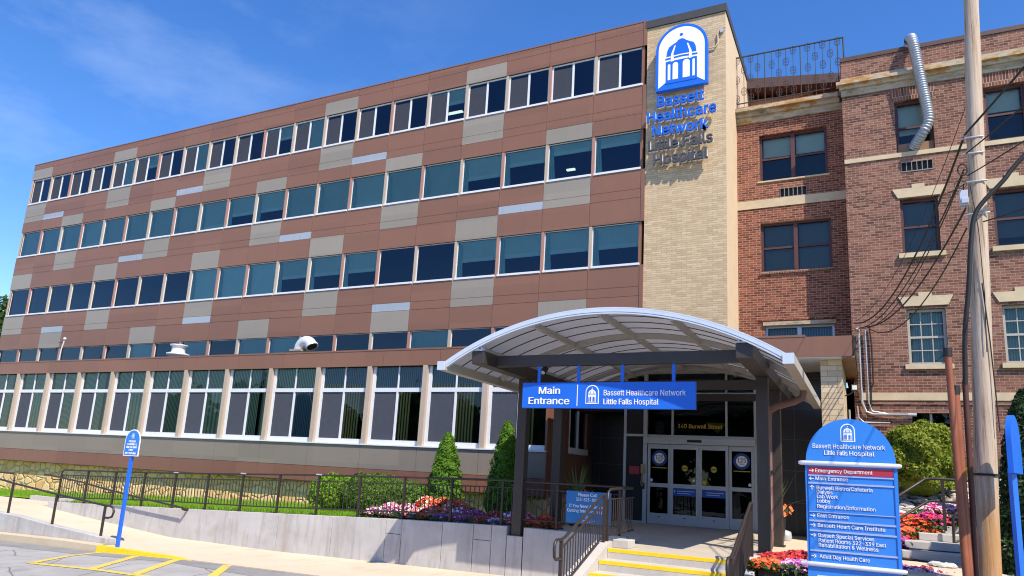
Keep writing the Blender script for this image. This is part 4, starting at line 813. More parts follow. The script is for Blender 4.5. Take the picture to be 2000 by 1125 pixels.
for x in (34.42, 35.25, 36.12, 37.08): mb = MB(); mb.box(x - .03, x + .03, -8.06, -8.03, 2.95, 3.30, 'sign_blue'); mb.build('hanger', HS)

# ------------------------------------------------------------------ retaining wall, stairs, rails
RW = thing('retaining_wall', 'long stained grey concrete retaining wall beside the sidewalk', 'wall', (26, -6.4, -1))
TOP = [(17.0, -.46), (20, -.37), (24, -.23), (28.2, -.08), (30.3, .0), (33.1, .07), (35.8, .05)]
mb = MB(); segs = [17.0, 18.6, 20.15, 21.7, 23.2, 24.9, 26.6, 28.35, 29.95, 30.4, 31.5, 32.3, 32.75, 33.12]
for a, b in zip(segs, segs[1:]):
    za, zb = interp(a, TOP), interp(b, TOP); a2, b2 = a + .006, b - .006
    v = [(a2, -6.5, -1.5), (b2, -6.5, -1.5), (b2, -6.5, zb), (a2, -6.5, za), (a2, -6.28, -1.5), (b2, -6.28, -1.5), (b2, -6.28, zb), (a2, -6.28, za)]
    mb.idx(v, [(0, 1, 2, 3), (4, 7, 6, 5), (3, 2, 6, 7), (0, 3, 7, 4), (1, 5, 6, 2)], 'concrete')
    if abs((b - a) - .45) < .01: mb.box(a2 + .01, b2 - .01, -6.503, -6.49, interp(a, TOP) - .33, interp(a, TOP) - .315, 'joint_dark')
mb.box(17.01, 33.1, -6.485, -6.3, -1.5, -.5, 'joint_dark'); mb.box(33.13, 33.50, -6.5, -6.2, -1.5, -.12, 'concrete'); mb.box(33.52, 35.78, -6.5, -6.28, -1.5, .07, 'concrete'); mb.box(33.52, 35.78, -6.28, -5.3, -.3, .02, 'concrete'); mb.box(33.49, 33.53, -6.49, -6.28, -1.5, -.13, 'joint_dark'); mb.build('wall', RW, bevel=.012)
mb = MB(); mb.box(14, 16.2, -5.3, -5.1, -1, -.45, 'concrete'); mb.build('wall_stub', RW)
LW = MB(); ltp = [(-40, -.62), (18.0, -.62), (18.8, -.62), (20.8, -.79), (23.4, -.95)]; lxs = [8, 18, 19.6, 20.8, 22, 23.4]
for a, b in zip(lxs, lxs[1:]):
    za, zb = interp(a, ltp) + .04, interp(b, ltp) + .04; a2, b2 = a + .004, b - .004
    LW.idx([(a2, -8.85, -1.5), (b2, -8.85, -1.5), (b2, -8.85, zb), (a2, -8.85, za), (a2, -8.6, -1.5), (b2, -8.6, -1.5), (b2, -8.6, zb), (a2, -8.6, za)], [(0, 1, 2, 3), (4, 7, 6, 5), (3, 2, 6, 7), (0, 3, 7, 4), (1, 5, 6, 2)], 'concrete')
tag(LW.build('ramp_curb_wall', bevel=.01), 'low concrete wall sloping down along the street side of the ramp', 'wall')
mb = MB(); cxs = [-20, 14, 18, 20, 22, 23.46]
for a, b in zip(cxs, cxs[1:]):
    za, zb = interp(a, ROADZ), interp(b, ROADZ); ta = za + .17 if a < 23 else -1.05; tb = zb + .17 if b < 23 else -1.05
    mb.idx([(a, YC, za - .3), (b, YC, zb - .3), (b, YC + .03, tb), (a, YC + .03, ta), (a, -8.86, ta + .02), (b, -8.86, tb + .02)], [(0, 1, 2, 3), (3, 2, 5, 4)], 'curbstone')
struct(mb.build('kerb'))
mb = MB(); yx = [(23.5, .0), (25.0, .0), (26.0, .0), (26.75, -.01)]
for (a, _), (b, _) in zip(yx, yx[1:]):
    za, zb = interp(a, WALKZ) + .012, interp(b, WALKZ) + .012; ra, rb = interp(a, ROADZ) - .02, interp(b, ROADZ) - .02
    if b > 26.6: zb = rb + .03
    mb.idx([(a, YC - .03, ra), (b, YC - .03, rb), (b, YC - .012, zb), (a, YC - .012, za), (a, YC + .12, za), (b, YC + .12, zb)], [(0, 1, 2, 3), (3, 2, 5, 4)], 'kerb_yellow')
mb.face([(23.5, YC - .03, interp(23.5, ROADZ) - .02), (23.5, YC - .012, -1.038), (23.5, YC + .12, -1.038), (23.5, YC + .12, -1.3)], 'kerb_yellow')
struct(mb.build('yellow_kerb'))
# front stairs
ST = thing('entrance_steps', 'concrete entrance steps with yellow painted nosings and sloping cheek walls', 'steps', (37.1, -9.5, -.95))
mb = MB()
for i in range(6):
    z1 = -.16 * i; y0 = -8.42 - .45 * i; mb.box(36.06, 38.3, y0 - .06, y0 + .5 if i else y0 - .0, -1.2, z1, 'step_conc')
    if i: pass
mb.build('treads', ST, bevel=.008)
mb = MB()
for i in range(6):
    z1 = -.16 * i; y0 = -8.42 - .45 * i - .06; mb.box(36.07, 38.29, y0 - .004, y0 + .085, z1 - .05, z1 + .004, 'kerb_yellow')
mb.build('nosing', ST)
for x0, x1 in ((35.78, 36.06), (38.3, 38.55)):
    mb = MB(); pr = [(-8.25, .1), (-8.5, .06), (-11.1, -.82), (-11.1, -1.3), (-6.5, -1.3), (-6.5, .0), (-8.05, .0), (-8.05, .1)]
    a = [(x0, y, z) for y, z in pr]; b = [(x1, y, z) for y, z in pr]; mb.face(a[::-1], 'step_conc'); mb.face(b, 'step_conc')
    for i in range(len(pr)): j = (i + 1) % len(pr); mb.face([a[i], a[j], b[j], b[i]], 'step_conc')
    mb.build('cheek_wall', ST, bevel=.015)
mb = MB(); mb.box(36.06, 36.35, -8.2, -7.8, .0, .14, 'step_conc'); mb.build('plinth', ST, bevel=.01)
def rail_tube(mb, pts, r=.022, m='rail_bronze'): mb.tube(spline(pts, 4) if len(pts) > 2 else pts, r, m, 8)
def stair_rail(x, label, yt=-8.3, yb_=-10.27, zt=.90, zb_=.24):
    o = thing('stair_handrail', label, 'handrail', (x, (yt + yb_) / 2, -.3), 'handrails of the entrance steps')
    mb = MB(); mb.tube([(x, yt, zt), (x, yt - .1, zt), (x, yb_ + .12, zb_ + .02), (x, yb_, zb_), (x, yb_ - .2, zb_), (x, yb_ - .26, zb_ - .04), (x, yb_ - .28, zb_ - .12), (x, yb_ - .26, zb_ - .24), (x, yb_ - .2, zb_ - .28), (x, yb_, zb_ - .28)], .024, 'rail_bronze', 10); mb.build('top_rail', o)
    sl = (zt - zb_) / (yt - .1 - yb_); f = lambda y: zb_ + (y - yb_) * sl
    mb = MB(); mb.tube([(x, yt - .12, f(yt - .12) - .13), (x, yb_ + .02, zb_ - .13)], .017, 'rail_bronze', 8); mb.tube([(x, yt - .12, f(yt - .12) - .72), (x, yb_ + .02, zb_ - .72)], .017, 'rail_bronze', 8); mb.build('lower_rail', o)
    mb = MB(); y = yt - .22
    while y > yb_ + .05: mb.tube([(x, y, f(y) - .72), (x, y, f(y) - .13)], .010, 'rail_bronze', 6, False); y -= .115
    mb.build('baluster_panel', o)
    for y in (yt - .02, yb_): mb = MB(); mb.box(x - .025, x + .025, y - .025, y + .025, f(y) - .95, f(min(y, yt - .1)) - .01, 'rail_bronze'); mb.build('post', o)
stair_rail(35.93, 'bronze handrail on the left cheek wall of the entrance steps'); stair_rail(38.43, 'bronze handrail on the right cheek wall of the entrance steps', zt=.92, zb_=.22)
# long fence on the retaining wall
FN = thing('ramp_fence', 'long dark bronze picket fence along the top of the retaining wall', 'fence', (26, -6.4, 0))
FT = [(17.3, .53), (20, .60), (23, .70), (27.6, .88), (30.2, .96), (33.0, 1.03), (36, 1.03)]; FB = [(17.3, -.31), (21.85, -.12), (25.8, -.02), (30.3, .17), (32, .22), (36, .25)]
fy = -6.40; fx = [17.3 + 1.302 * i for i in range(15)]; fx[-1] = 35.6
mb = MB(); mb.tube([(17.28, fy, .38), (17.3, fy, .48), (17.42, fy, .535)] + [(x, fy, interp(x, FT)) for x in fx[1:]] + [(35.85, fy - .1, 1.03), (35.95, fy - .3, 1.03), (35.95, -8.05, 1.0), (35.95, -8.17, .95), (35.95, -8.2, .8)], .024, 'rail_bronze', 8); mb.build('top_rail', FN)
for i, x in enumerate(fx):
    mb = MB(); zz = interp(x, FT) - (.02 if i else .16); mb.box(x - .025, x + .025, fy - .025, fy + .025, interp(x, TOP) - .05, zz, 'rail_bronze')
    if i in (4, 6, 8): mb.box(x - .09, x + .09, fy - .03, fy + .03, interp(x, FT) + .0, interp(x, FT) + .03, 'box_grey')
    mb.build('post', FN)
mb = MB(); mb.box(35.925, 35.975, -8.225, -8.175, .1, .82, 'rail_bronze'); mb.build('post', FN)
for a, b in zip(fx, fx[1:]):
    mb = MB(); ta, tb, ba, bb = interp(a, FT) - .15, interp(b, FT) - .15, interp(a, FB), interp(b, FB)
    mb.tube([(a, fy, ta), (b, fy, tb)], .016, 'rail_bronze', 6, False); mb.tube([(a, fy, ba), (b, fy, bb)], .019, 'rail_bronze', 6, False)
    n = max(2, int((b - a) / .118))
    for i in range(1, n): t = i / n; x = a + (b - a) * t; mb.tube([(x, fy, ba + (bb - ba) * t), (x, fy, ta + (tb - ta) * t)], .012, 'rail_bronze', 5, False)
    mb.build('picket_panel', FN)
mb = MB(); mb.tube([(35.95, -6.6, .85), (35.95, -8.2, .82)], .016, 'rail_bronze', 6, False); mb.tube([(35.95, -6.6, .22), (35.95, -8.2, .2)], .016, 'rail_bronze', 6, False)
for i in range(12): y = -6.7 - .118 * i; mb.tube([(35.95, y, .21), (35.95, y, .84)], .0095, 'rail_bronze', 5, False)
mb.build('picket_panel', FN)
# wall-mounted ramp handrail
WR = thing('ramp_handrail', 'sloping bronze handrail bracketed to the fence above the ramp', 'handrail', (20, -6.7, 0))
mb = MB(); mb.tube([(16.95, -6.72, .36), (17.24, -6.70, .36), (17.4, -6.70, .34), (18.77, -6.70, .235), (20.05, -6.70, .08), (21.5, -6.70, -.06), (23.3, -6.68, -.22)], .026, 'rail_bronze', 8); mb.build('rail', WR)
for x, z in ((17.3, .35), (18.6, .25), (19.9, .10), (21.2, -.03)): mb = MB(); mb.tube([(x, -6.70, z), (x, -6.70, z - .09), (x, -6.62, z - .12), (x, fy, z - .10)], .016, 'rail_bronze', 6); mb.build('bracket', WR)
mb = MB(); mb.tube([(23.28, -6.68, -.24), (23.28, -6.6, -.27), (23.28, -6.49, -.27)], .035, 'rail_bronze', 10); mb.build('bracket', WR)
# street side rail
SR = thing('street_handrail', 'double bronze handrail on the low wall beside the street', 'handrail', (20.5, -8.72, -.6))
mb = MB(); ya = -8.72; mb.tube([(10, ya, .74), (14, ya, .60), (17.9, ya, .29), (18.95, ya, .18), (20.95, ya, 0.0), (22.95, ya, -.15), (23.15, ya, -.15), (23.28, ya, -.19), (23.32, ya, -.28), (23.28, ya, -.40), (23.15, ya, -.44), (22.98, ya, -.44)], .027, 'rail_bronze', 8); mb.tube([(10, ya, .45), (17.9, ya, .44), (18.8, ya, .44), (18.9, ya, .41), (18.92, ya, .34), (18.93, ya, .2)], .023, 'rail_bronze', 8); mb.build('rail', SR)
for x, zt in ((15.5, .42), (18.93, .2), (20.95, 0), (22.97, -.15)): mb = MB(); mb.box(x - .024, x + .024, ya - .024, ya + .024, interp(x, ltp), zt, 'rail_bronze'); mb.build('post', SR)

# ------------------------------------------------------------------ banner and signs
BN = thing('fence_banner', 'light blue assistance banner tied to the fence beside the steps', 'banner', (34.92, -6.47, .25))
mb = MB(); mb.box(34.46, 35.44, -6.475, -6.467, .25, .90, 'banner_blue'); mb.build('sheet', BN)
mb = MB(); y = -6.476
for s_, a, b, z in (('Please Call', 34.72, 35.13, .80), ('315-823-1000', 34.68, 35.18, .705), ('If You Need Assistance', 34.53, 35.35, .57), ('Getting Into The Hospital', 34.49, 35.38, .475)): mb.text(s_, a, b, z, .064, y, 'sign_white', bold=.002)
mb.box(34.75, 35.12, y - .003, y, .315, .325, 'sign_silver'); mb.box(34.82, 35.05, y - .003, y, .285, .295, 'sign_silver'); mb.build('lettering', BN)
mb = MB(); emblem(mb, 34.90, .345, .06, y + .003, 'sign_silver', .003, 'banner_blue'); mb.build('emblem', BN)
DS = thing('directory_sign', 'tall arched blue hospital directory sign with silver bars and a red row', 'sign', (39.95, -10.3, -.9))
y0 = -10.30
mb = MB(); mb.prism([(39.41, -.95), (40.50, -.95), (40.50, 1.53), (39.41, 1.53)], y0, y0 + .2, 'sign_blue_mid'); mb.build('body', DS, bevel=.008)
mb = MB(); mb.prism(archpoly(39.42, 40.49, 1.52, 1.56, 2.13, 30), y0 + .02, y0 + .18, 'sign_blue_mid'); mb.build('arch_top', DS)
for z in (1.535, .245): mb = MB(); mb.tube([(39.33, y0 - .01, z), (39.36, y0 - .01, z), (40.52, y0 - .01, z), (40.55, y0 - .01, z)], [.02, .03, .03, .02], 'sign_silver', 12); mb.build('cross_bar', DS)
mb = MB(); mb.box(39.45, 40.45, y0 - .006, y0 + .01, 1.395, 1.485, 'sign_red'); mb.build('red_panel', DS)
mb = MB()
for z, h in ((1.375, .018), (1.275, .022), (.905, .01), (.79, .022), (.665, .022), (.415, .022)): mb.box(39.445, 40.455, y0 - .012, y0 - .001, z - h / 2, z + h / 2, 'sign_divider')
for a, b, c, d in ((39.52, 40.40, .10, .11), (39.52, 40.40, -.6, -.59), (39.52, 39.53, -.59, .10), (40.39, 40.40, -.59, .10)): mb.box(a, b, y0 - .008, y0 - .001, c, d, 'sign_silver')
mb.box(39.44, 39.447, y0 - .01, y0 - .001, .27, 1.5, 'sign_blue_dark'); mb.box(40.453, 40.46, y0 - .01, y0 - .001, .27, 1.5, 'sign_blue_dark')
mb.build('divider', DS)
mb = MB(); y = y0 - .007
rows = [('Emergency Department', 39.535, 40.215, 1.416, .047), ('Main Entrance', 39.535, 39.925, 1.315, .047), ('Burwell Bistro/Cafeteria', 39.545, 40.205, 1.195, .047), ('Dialysis', 39.545, 39.735, 1.14, .047), ('Lab Work', 39.545, 39.80, 1.083, .047), ('Lobby', 39.545, 39.705, 1.027, .047), ('Registration/Information', 39.545, 40.23, .957, .047),
        ('East Entrance', 39.545, 39.92, .838, .047), ('Bassett Heart Care Institute', 39.545, 40.33, .715, .047), ('Bassett Special Services', 39.55, 40.20, .588, .047), ('Patient Rooms 322-339 East', 39.55, 40.33, .525, .047), ('Rehabilitation & Wellness', 39.55, 40.24, .465, .047), ('Adult Day Health Care', 39.555, 40.14, .325, .047)]
for s_, a, b, z, cpx in rows: mb.text(s_, a, b, z, cpx, y if 'Emer' not in s_ else y - .001, 'sign_white', bold=.0011)
def arrow(x, z, d):
    s_ = .028
    if d in 'lr':
        sg = 1 if d == 'r' else -1; mb.box(x - s_, x + s_, y - .003, y + .007, z - .004, z + .004, 'sign_white')
        for q in (-1, 1): mb.obox((x + sg * s_, y, z), (x + sg * (s_ - .022), y, z + q * .022), .006, .008, 'sign_white', (0, 1, 0))
    else:
        mb.box(x - .004, x + .004, y - .003, y + .007, z - s_, z + s_, 'sign_white')
        for q in (-1, 1): mb.obox((x, y, z + s_), (x + q * .022, y, z + s_ - .022), .006, .008, 'sign_white', (0, 1, 0))
for z, d in ((1.438, 'r'), (1.333, 'l'), (1.215, 'u'), (.856, 'r'), (.733, 'r'), (.606, 'r'), (.343, 'r')): arrow(39.487, z, d)
y = y0 + .016
mb.text('Bassett Healthcare Network', 39.51, 40.375, 1.735, .06, y, 'sign_white', bold=0); mb.text('Little Falls', 39.65, 39.93, 1.65, .06, y, 'sign_white', bold=.003); mb.text('Hospital', 39.955, 40.245, 1.65, .06, y, 'sign_white', bold=.0015); mb.build('lettering', DS)
mb = MB(); emblem(mb, 39.855, 1.83, .175, y0 + .02, 'sign_white', .003, 'sign_blue_mid'); mb.build('emblem', DS)
PS = thing('loading_sign', 'small arched blue patient loading sign on a blue post by the kerb', 'sign', (24.05, -8.98, -1.05))
mb = MB(); mb.box(23.99, 24.07, -9.02, -8.96, -1.05, 1.14, 'sign_blue'); mb.build('post', PS)
mb = MB(); mb.prism(archpoly(23.76, 24.31, 1.10, 1.47, 1.745, 18), -9.035, -9.02, 'sign_white'); mb.prism(archpoly(23.785, 24.285, 1.125, 1.47, 1.72, 18), -9.04, -9.035, 'sign_blue_mid'); mb.build('plate', PS)
mb = MB()
for s_, a, b, z in (('PATIENT', 23.91, 24.16, 1.43), ('LOADING &', 23.86, 24.21, 1.36), ('UNLOADING', 23.84, 24.23, 1.29), ('ONLY', 23.95, 24.12, 1.225), ('NO PARKING', 23.84, 24.23, 1.145)): mb.text(s_, a, b, z, .045, -9.041, 'sign_white', bold=.003)
mb.build('lettering', PS); mb = MB(); emblem(mb, 23.98, 1.52, .10, -9.038, 'sign_white', .003, 'sign_blue_mid'); mb.build('emblem', PS)
ES = thing('edge_on_sign', 'arched blue sign on a blue post seen almost from its edge', 'sign', (41.9, -9.5, -.9))
def rot(mb, c, ang):
    ca, sa = math.cos(ang), math.sin(ang); mb.v = [(c[0] + (x - c[0]) * ca - (y - c[1]) * sa, c[1] + (x - c[0]) * sa + (y - c[1]) * ca, z) for x, y, z in mb.v]
mb = MB(); mb.prism(archpoly(41.58, 42.16, 1.53, 1.95, 2.28, 18), -9.53, -9.47, 'sign_blue'); rot(mb, (41.87, -9.5), R(72)); mb.build('plate', ES)
mb = MB(); mb.box(41.80, 41.88, -9.46, -9.40, -.9, 1.6, 'sign_blue'); rot(mb, (41.84, -9.43), R(40)); mb.build('post', ES)

# ------------------------------------------------------------------ utility pole, pipes, cables
UP = thing('utility_pole', 'weathered grey wooden utility pole leaning beside the old brick building', 'pole', (41.56, -9, -.9))
pts = []; rs = []
for i in range(30):
    t = i / 29; z = -.95 + 11.5 * t; pts.append((41.555 + .040 * (z) + .0, -8.9, z)); rs.append(.152 - .0052 * (z + .95) + .003 * math.sin(z * 5))
mb = MB(); mb.tube(pts, rs, 'pole_wood', 24); mb.build('shaft', UP)
mb = MB(); mb.tube([(41.62, -8.9, 1.50), (41.62, -8.9, 1.53)], .158, 'cable_black', 24); mb.tube([(41.615, -9.06, 1.515), (41.70, -9.06, 1.50)], .014, 'cable_black', 6); mb.build('strap', UP)
mb = MB(); mb.box(41.54, 41.645, -9.06, -8.95, 5.40, 5.63, 'box_grey'); mb.box(41.555, 41.645, -9.09, -9.06, 5.42, 5.50, 'box_grey'); mb.tube([(41.60, -9.02, 5.63), (41.60, -9.02, 5.78)], .01, 'cable_black', 6); mb.build('terminal_box', UP, bevel=.006)
mb = MB()
for z, l_ in ((6.45, .18), (6.2, .15), (5.75, .14), (5.25, .2)): mb.tube([(41.6 + .04 * z * .5 - .12, -9.02, z), (41.66, -9.05, z), (41.9, -9.0, z + .02)], .014, 'conduit', 6)
mb.tube([(41.60 + .06 * math.cos(a), -9.06, 5.95 + .09 * math.sin(a)) for a in [2 * math.pi * i / 14 for i in range(15)]], .010, 'cable_black', 5); mb.tube([(41.56 + .08 * math.cos(a), -9.06, 5.72 + .06 * math.sin(a)) for a in [2 * math.pi * i / 14 for i in range(15)]], .006, 'cable_black', 5)
mb.tube([(41.72, -9.06, 3.2), (41.75, -9.06, 4.0), (41.74, -9.06, 5.0), (41.68, -9.06, 5.7)], .006, 'cable_black', 5); mb.tube([(41.80, -9.03, 2.1), (41.77, -9.04, 3.4), (41.73, -9.05, 4.2)], .009, 'cable_black', 5); mb.build('pole_hardware', UP)
mb = MB(); mb.tube([(41.32, -9.1, -.9), (41.305, -9.1, 1.2), (41.295, -9.1, 2.66)], .062, 'rust_pipe', 14); mb.tube([(41.295, -9.1, 2.60), (41.292, -9.1, 2.72)], .07, 'cable_black', 14); tag(mb.build('riser_pipe'), 'thick rusty orange riser pipe standing in front of the utility pole', 'pipe')
mb = MB(); mb.tube([(41.285, -9.22, -.9), (41.25, -9.22, 2.0), (41.235, -9.22, 3.17)], .045, 'rust_pipe', 12); mb.tube([(41.235, -9.22, 3.12), (41.234, -9.22, 3.24)], .055, 'cable_black', 12); tag(mb.build('riser_pipe'), 'thin tall rusty riser pipe with black collar at its top', 'pipe')
mb = MB(); mb.tube([(41.395, -9.05, -.9), (41.42, -9.05, 1.5), (41.435, -9.05, 2.8)], .036, 'rust_shaded', 12); tag(mb.build('riser_pipe'), 'riser pipe with shade put into its dark brown colour between the rusty pipe and the wooden pole', 'pipe')
mb = MB(); mb.tube(spline([(43.6, -9.25, 7.4), (42.33, -9.2, 5.99), (42.07, -9.2, 5.66), (41.8, -9.2, 5.36), (41.68, -9.2, 5.14), (41.61, -9.2, 4.72), (41.55, -9.18, 4.12), (41.47, -9.12, 3.46), (41.435, -9.06, 2.75)], 6), .032, 'cable_black', 8); tag(mb.build('power_cable'), 'thick black cable curving down the pole into the dark riser pipe', 'cable')
def wire(name, a, b, sag, r, label, extra=None):
    a, b = Vector(a), Vector(b); q = []
    for i in range(25): t = i / 24; p_ = a.lerp(b, t); p_.z -= sag * 4 * t * (1 - t); q.append(p_)
    mb = MB(); mb.tube(q, r, 'cable_black', 6); return tag(mb.build(name), label, 'cable', 'service cables from the pole')
wire('service_cable', (41.66, -9.02, 6.50), (39.969, 0.97, 5.84), .75, .017, 'thickest black service cable from the upper pole clamp to the brick corner')
wire('service_cable', (41.63, -9.02, 5.98), (40.074, 0.97, 5.693), .55, .012, 'black service cable from the wire coil on the pole to the conduits')
wire('service_cable', (41.62, -9.02, 5.93), (40.148, 0.97, 5.693), .62, .010, 'thin black service cable hanging just below the coil on the pole')
wire('service_cable', (41.61, -9.02, 5.36), (40.264, 0.97, 5.735), .45, .016, 'black twisted cable from under the grey pole box to the conduits')
wire('service_cable', (41.60, -9.02, 5.05), (40.327, 0.97, 5.671), .62, .012, 'lowest sagging black cable between the pole and the brick corner')
wire('service_cable', (41.70, -9.02, 6.95), (39.99, 0.97, 5.903), .6, .006, 'hair thin wire running above the thick cable to the brick corner')
wire('service_cable', (41.66, -9.05, 6.50), (44.2, -17, 7.4), .12, .016, 'black cable leaving the upper pole clamp towards the right')
wire('service_cable', (41.66, -9.05, 6.20), (43.9, -16, 6.2), .12, .010, 'thin cable leaving the pole rightward past the cast stone sill')
wire('service_cable', (41.66, -9.05, 5.85), (43.6, -15, 5.4), .10, .009, 'thin cable leaving the pole rightward below the stone sill')
wire('service_cable', (41.62, -9.05, 5.72), (39.916, 1.04, 10.057), .5, .006, 'thin wire rising leftward from the pole across the upper brick wall')
wire('service_cable', (41.8, -9.1, 5.1), (44.4, -12, 5.3), .10, .010, 'short loose cable on the right side of the pole')

# ------------------------------------------------------------------ east steps and rail
ES2 = thing('garden_steps', 'grey concrete garden steps climbing between flowers beside the pole', 'steps', (41.7, -5.6, .1))
mb = MB()
for i, (zt, y, x0) in enumerate(((.26, -6.32, 40.62), (.405, -5.95, 40.68), (.535, -5.45, 40.93), (.66, -4.8, 41.25), (.79, -4.2, 41.6))): mb.box(x0, 43.2, y, y + 2.2, .0 if i == 0 else zt - .13, zt - (.0), 'step_conc')
mb.build('treads', ES2, bevel=.012)
GR = thing('garden_handrail', 'grey brown two-bar handrail beside the garden steps', 'handrail', (41.2, -5.5, .5))
mb = MB(); yy = -5.3
mb.tube([(40.3, yy - 1.2, .95), (40.68, yy - .3, 1.2), (41.09, yy, 1.50), (41.2, yy, 1.51), (42.3, yy + .2, 1.50)], .028, 'rail_bronze', 8); mb.tube([(40.3, yy - 1.2, .55), (40.66, yy - .3, .79), (41.1, yy, 1.09), (41.2, yy, 1.11), (42.3, yy + .2, 1.10)], .024, 'rail_bronze', 8); mb.build('rail', GR)
mb = MB(); mb.box(41.34, 41.39, yy - .02, yy + .03, .6, 1.50, 'rail_bronze'); mb.build('post', GR)
mb = MB(); mb.tube([(41.46, -5.6, .38), (41.47, -5.6, .84), (41.52, -5.6, .92), (41.75, -5.4, 1.05), (42.2, -5.0, 1.3)], .024, 'rail_bronze', 8); mb.tube([(41.47, -5.6, .42), (41.7, -5.5, .52), (42.1, -5.2, .7)], .02, 'rail_bronze', 8); tag(mb.build('garden_handrail'), 'short lower handrail on the garden steps close to the rusty pipes', 'handrail')
mb = MB(); mb.tube([(42.6, -4.4, 1.15), (43.2, -4.2, 1.75), (44.4, -4.1, 1.9)], .03, 'rail_bronze', 8); mb.tube([(42.7, -4.3, 1.6), (44.4, -4.2, 1.58)], .025, 'rail_bronze', 8); mb.tube([(42.95, -4.3, .8), (42.95, -4.3, 1.55)], .025, 'rail_bronze', 8); tag(mb.build('garden_handrail'), 'handrail behind the blue edge-on sign at the far right', 'handrail')

# ------------------------------------------------------------------ planting
def leaves(mb, pts, nrm, size, m, asp=1.7, jitter=.8):
    n = len(pts); vs = []; fs = []
    for i in range(n):
        nn = Vector(nrm[i]) + Vector(rng.normal(0, jitter, 3)); nn.normalize(); a = nn.cross(Vector(rng.normal(0, 1, 3))).normalized(); b = nn.cross(a); s_ = size * (.6 + .8 * rng.random()); p_ = Vector(pts[i]); q = len(vs)
        vs += [p_ - a * s_ * asp / 2, p_ - b * s_ / 2 + nn * s_ * .1, p_ + a * s_ * asp / 2, p_ + b * s_ / 2 + nn * s_ * .1]; fs.append((q, q + 1, q + 2, q + 3))
    mb.idx(vs, fs, m)
def blob(cx, cy, cz, rx, ry, rz, n, shell=.35, lump=.16, flat=-.35, seed=0):
    d = rng.normal(0, 1, (n * 2, 3)); d /= np.linalg.norm(d, axis=1)[:, None]; d = d[d[:, 2] > flat][:n]
    l_ = 1 + lump * (np.sin(d[:, 0] * 7 + seed) * np.cos(d[:, 1] * 6 + seed * 2) + .6 * np.sin(d[:, 2] * 9 + d[:, 0] * 5 + seed)); r = (1 - shell * rng.random(len(d)) ** 2) * l_
    return np.stack([cx + d[:, 0] * rx * r, cy + d[:, 1] * ry * r, cz + d[:, 2] * rz * r], 1), d
def core_blob(mb, cx, cy, cz, rx, ry, rz, m):
    vs = []; nu, nv = 14, 9
    for j in range(nv):
        ph_ = math.pi * j / (nv - 1)
        for i in range(nu): a = 2 * math.pi * i / nu; vs.append((cx + rx * math.sin(ph_) * math.cos(a), cy + ry * math.sin(ph_) * math.sin(a), cz + rz * math.cos(ph_)))
    mb.idx(vs, [(j * nu + i, j * nu + (i + 1) % nu, (j + 1) * nu + (i + 1) % nu, (j + 1) * nu + i) for j in range(nv - 1) for i in range(nu)], m)
def bush(label, cat, c, r, m, n, size, name='shrub', seed=0, group=None, lump=.14):
    o = thing(name, label, cat, (c[0], c[1], c[2] - r[2] * .5), group); mb = MB(); core_blob(mb, *c, r[0] * .78, r[1] * .78, r[2] * .78, m); p_, d = blob(*c, *r, n, .3, lump, -.55, seed); leaves(mb, p_, d, size, m, 1.4, 1.25); mb.build('foliage', o)
    mb = MB(); mb.tube([(c[0], c[1], c[2] - r[2] - .1), (c[0] + .02, c[1], c[2])], [.05, .02], 'bark', 6); mb.build('trunk', o); return o
bush('rounded bright green shrub at the left end of the hedge by the fence', 'shrub', (26.35, -4.1, .32), (.72, .7, .60), 'leaf_bright', 4200, .055, seed=1, lump=.08)
bush('wide dark green yew shrub in the middle of the hedge', 'shrub', (27.75, -4.0, .34), (1.2, .85, .66), 'leaf_yew', 9000, .042, seed=2, lump=.08)
bush('small dark yew shrub between the hedge and the first cedar', 'shrub', (28.85, -4.0, .30), (.62, .7, .55), 'leaf_yew', 3000, .05, seed=3, lump=.08)
def cedar(label, x, y, z0, z1, r, m, n, group='upright cedars by the wing', seed=0):
    o = thing('cedar', label, 'cedar tree', (x, y, z0), group); H = z1 - z0; t = rng.random(n) ** 1.25; prof = np.clip(1.02 - t, 0, 1) ** .62 * np.clip(.72 + t * 1.6, 0, 1); a = rng.random(n) * 6.283
    l_ = 1 + .09 * np.sin(a * 5 + seed + t * 9) + .08 * np.sin(t * 40 + a * 3); rr_ = r * prof * (1 - .4 * rng.random(n) ** 2) * l_ * np.where(rng.random(n) < .03, 1.14, 1)
    P_ = np.stack([x + rr_ * np.cos(a), y + rr_ * np.sin(a), z0 + H * t], 1); nr = np.stack([np.cos(a), np.sin(a), .5 + 0 * a], 1)
    mb = MB(); leaves(mb, P_, nr, .038, m, 2.2, .6)
    k_ = 9; prof2 = [(r * .62 * (max(0, 1 - q / k_) ** .62) + .01, H * .96 * q / k_) for q in range(k_ + 1)]; mb.lathe((x, y, z0), prof2, m, 12); mb.build('foliage', o)
    mb = MB(); mb.tube([(x, y, z0 - .3), (x, y, z0 + H * .5)], [.06, .02], 'bark', 6); mb.build('trunk', o)
cedar('bright green cone cedar standing free in full sun behind the fence', 29.72, -3.6, .12, 2.2, .58, 'leaf_cedar', 11000)
cedar('green cone cedar half in shade beside the left canopy post', 31.55, -3.6, .12, 2.55, .56, 'leaf_cedar', 11000, seed=3)
bush('big yellow green barberry bush against the old brick building', 'bush', (41.18, -2.6, 1.86), (.78, .8, .88), 'leaf_barberry', 13000, .055, 'bush', 4, None, .12)
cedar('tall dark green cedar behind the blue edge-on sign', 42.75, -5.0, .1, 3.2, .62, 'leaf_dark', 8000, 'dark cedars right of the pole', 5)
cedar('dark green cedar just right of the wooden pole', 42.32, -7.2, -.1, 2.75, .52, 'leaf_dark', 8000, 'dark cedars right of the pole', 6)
cedar('dark green cedar at the right picture edge', 43.15, -7.3, .0, 3.4, .72, 'leaf_dark', 6000, 'dark cedars right of the pole', 7)
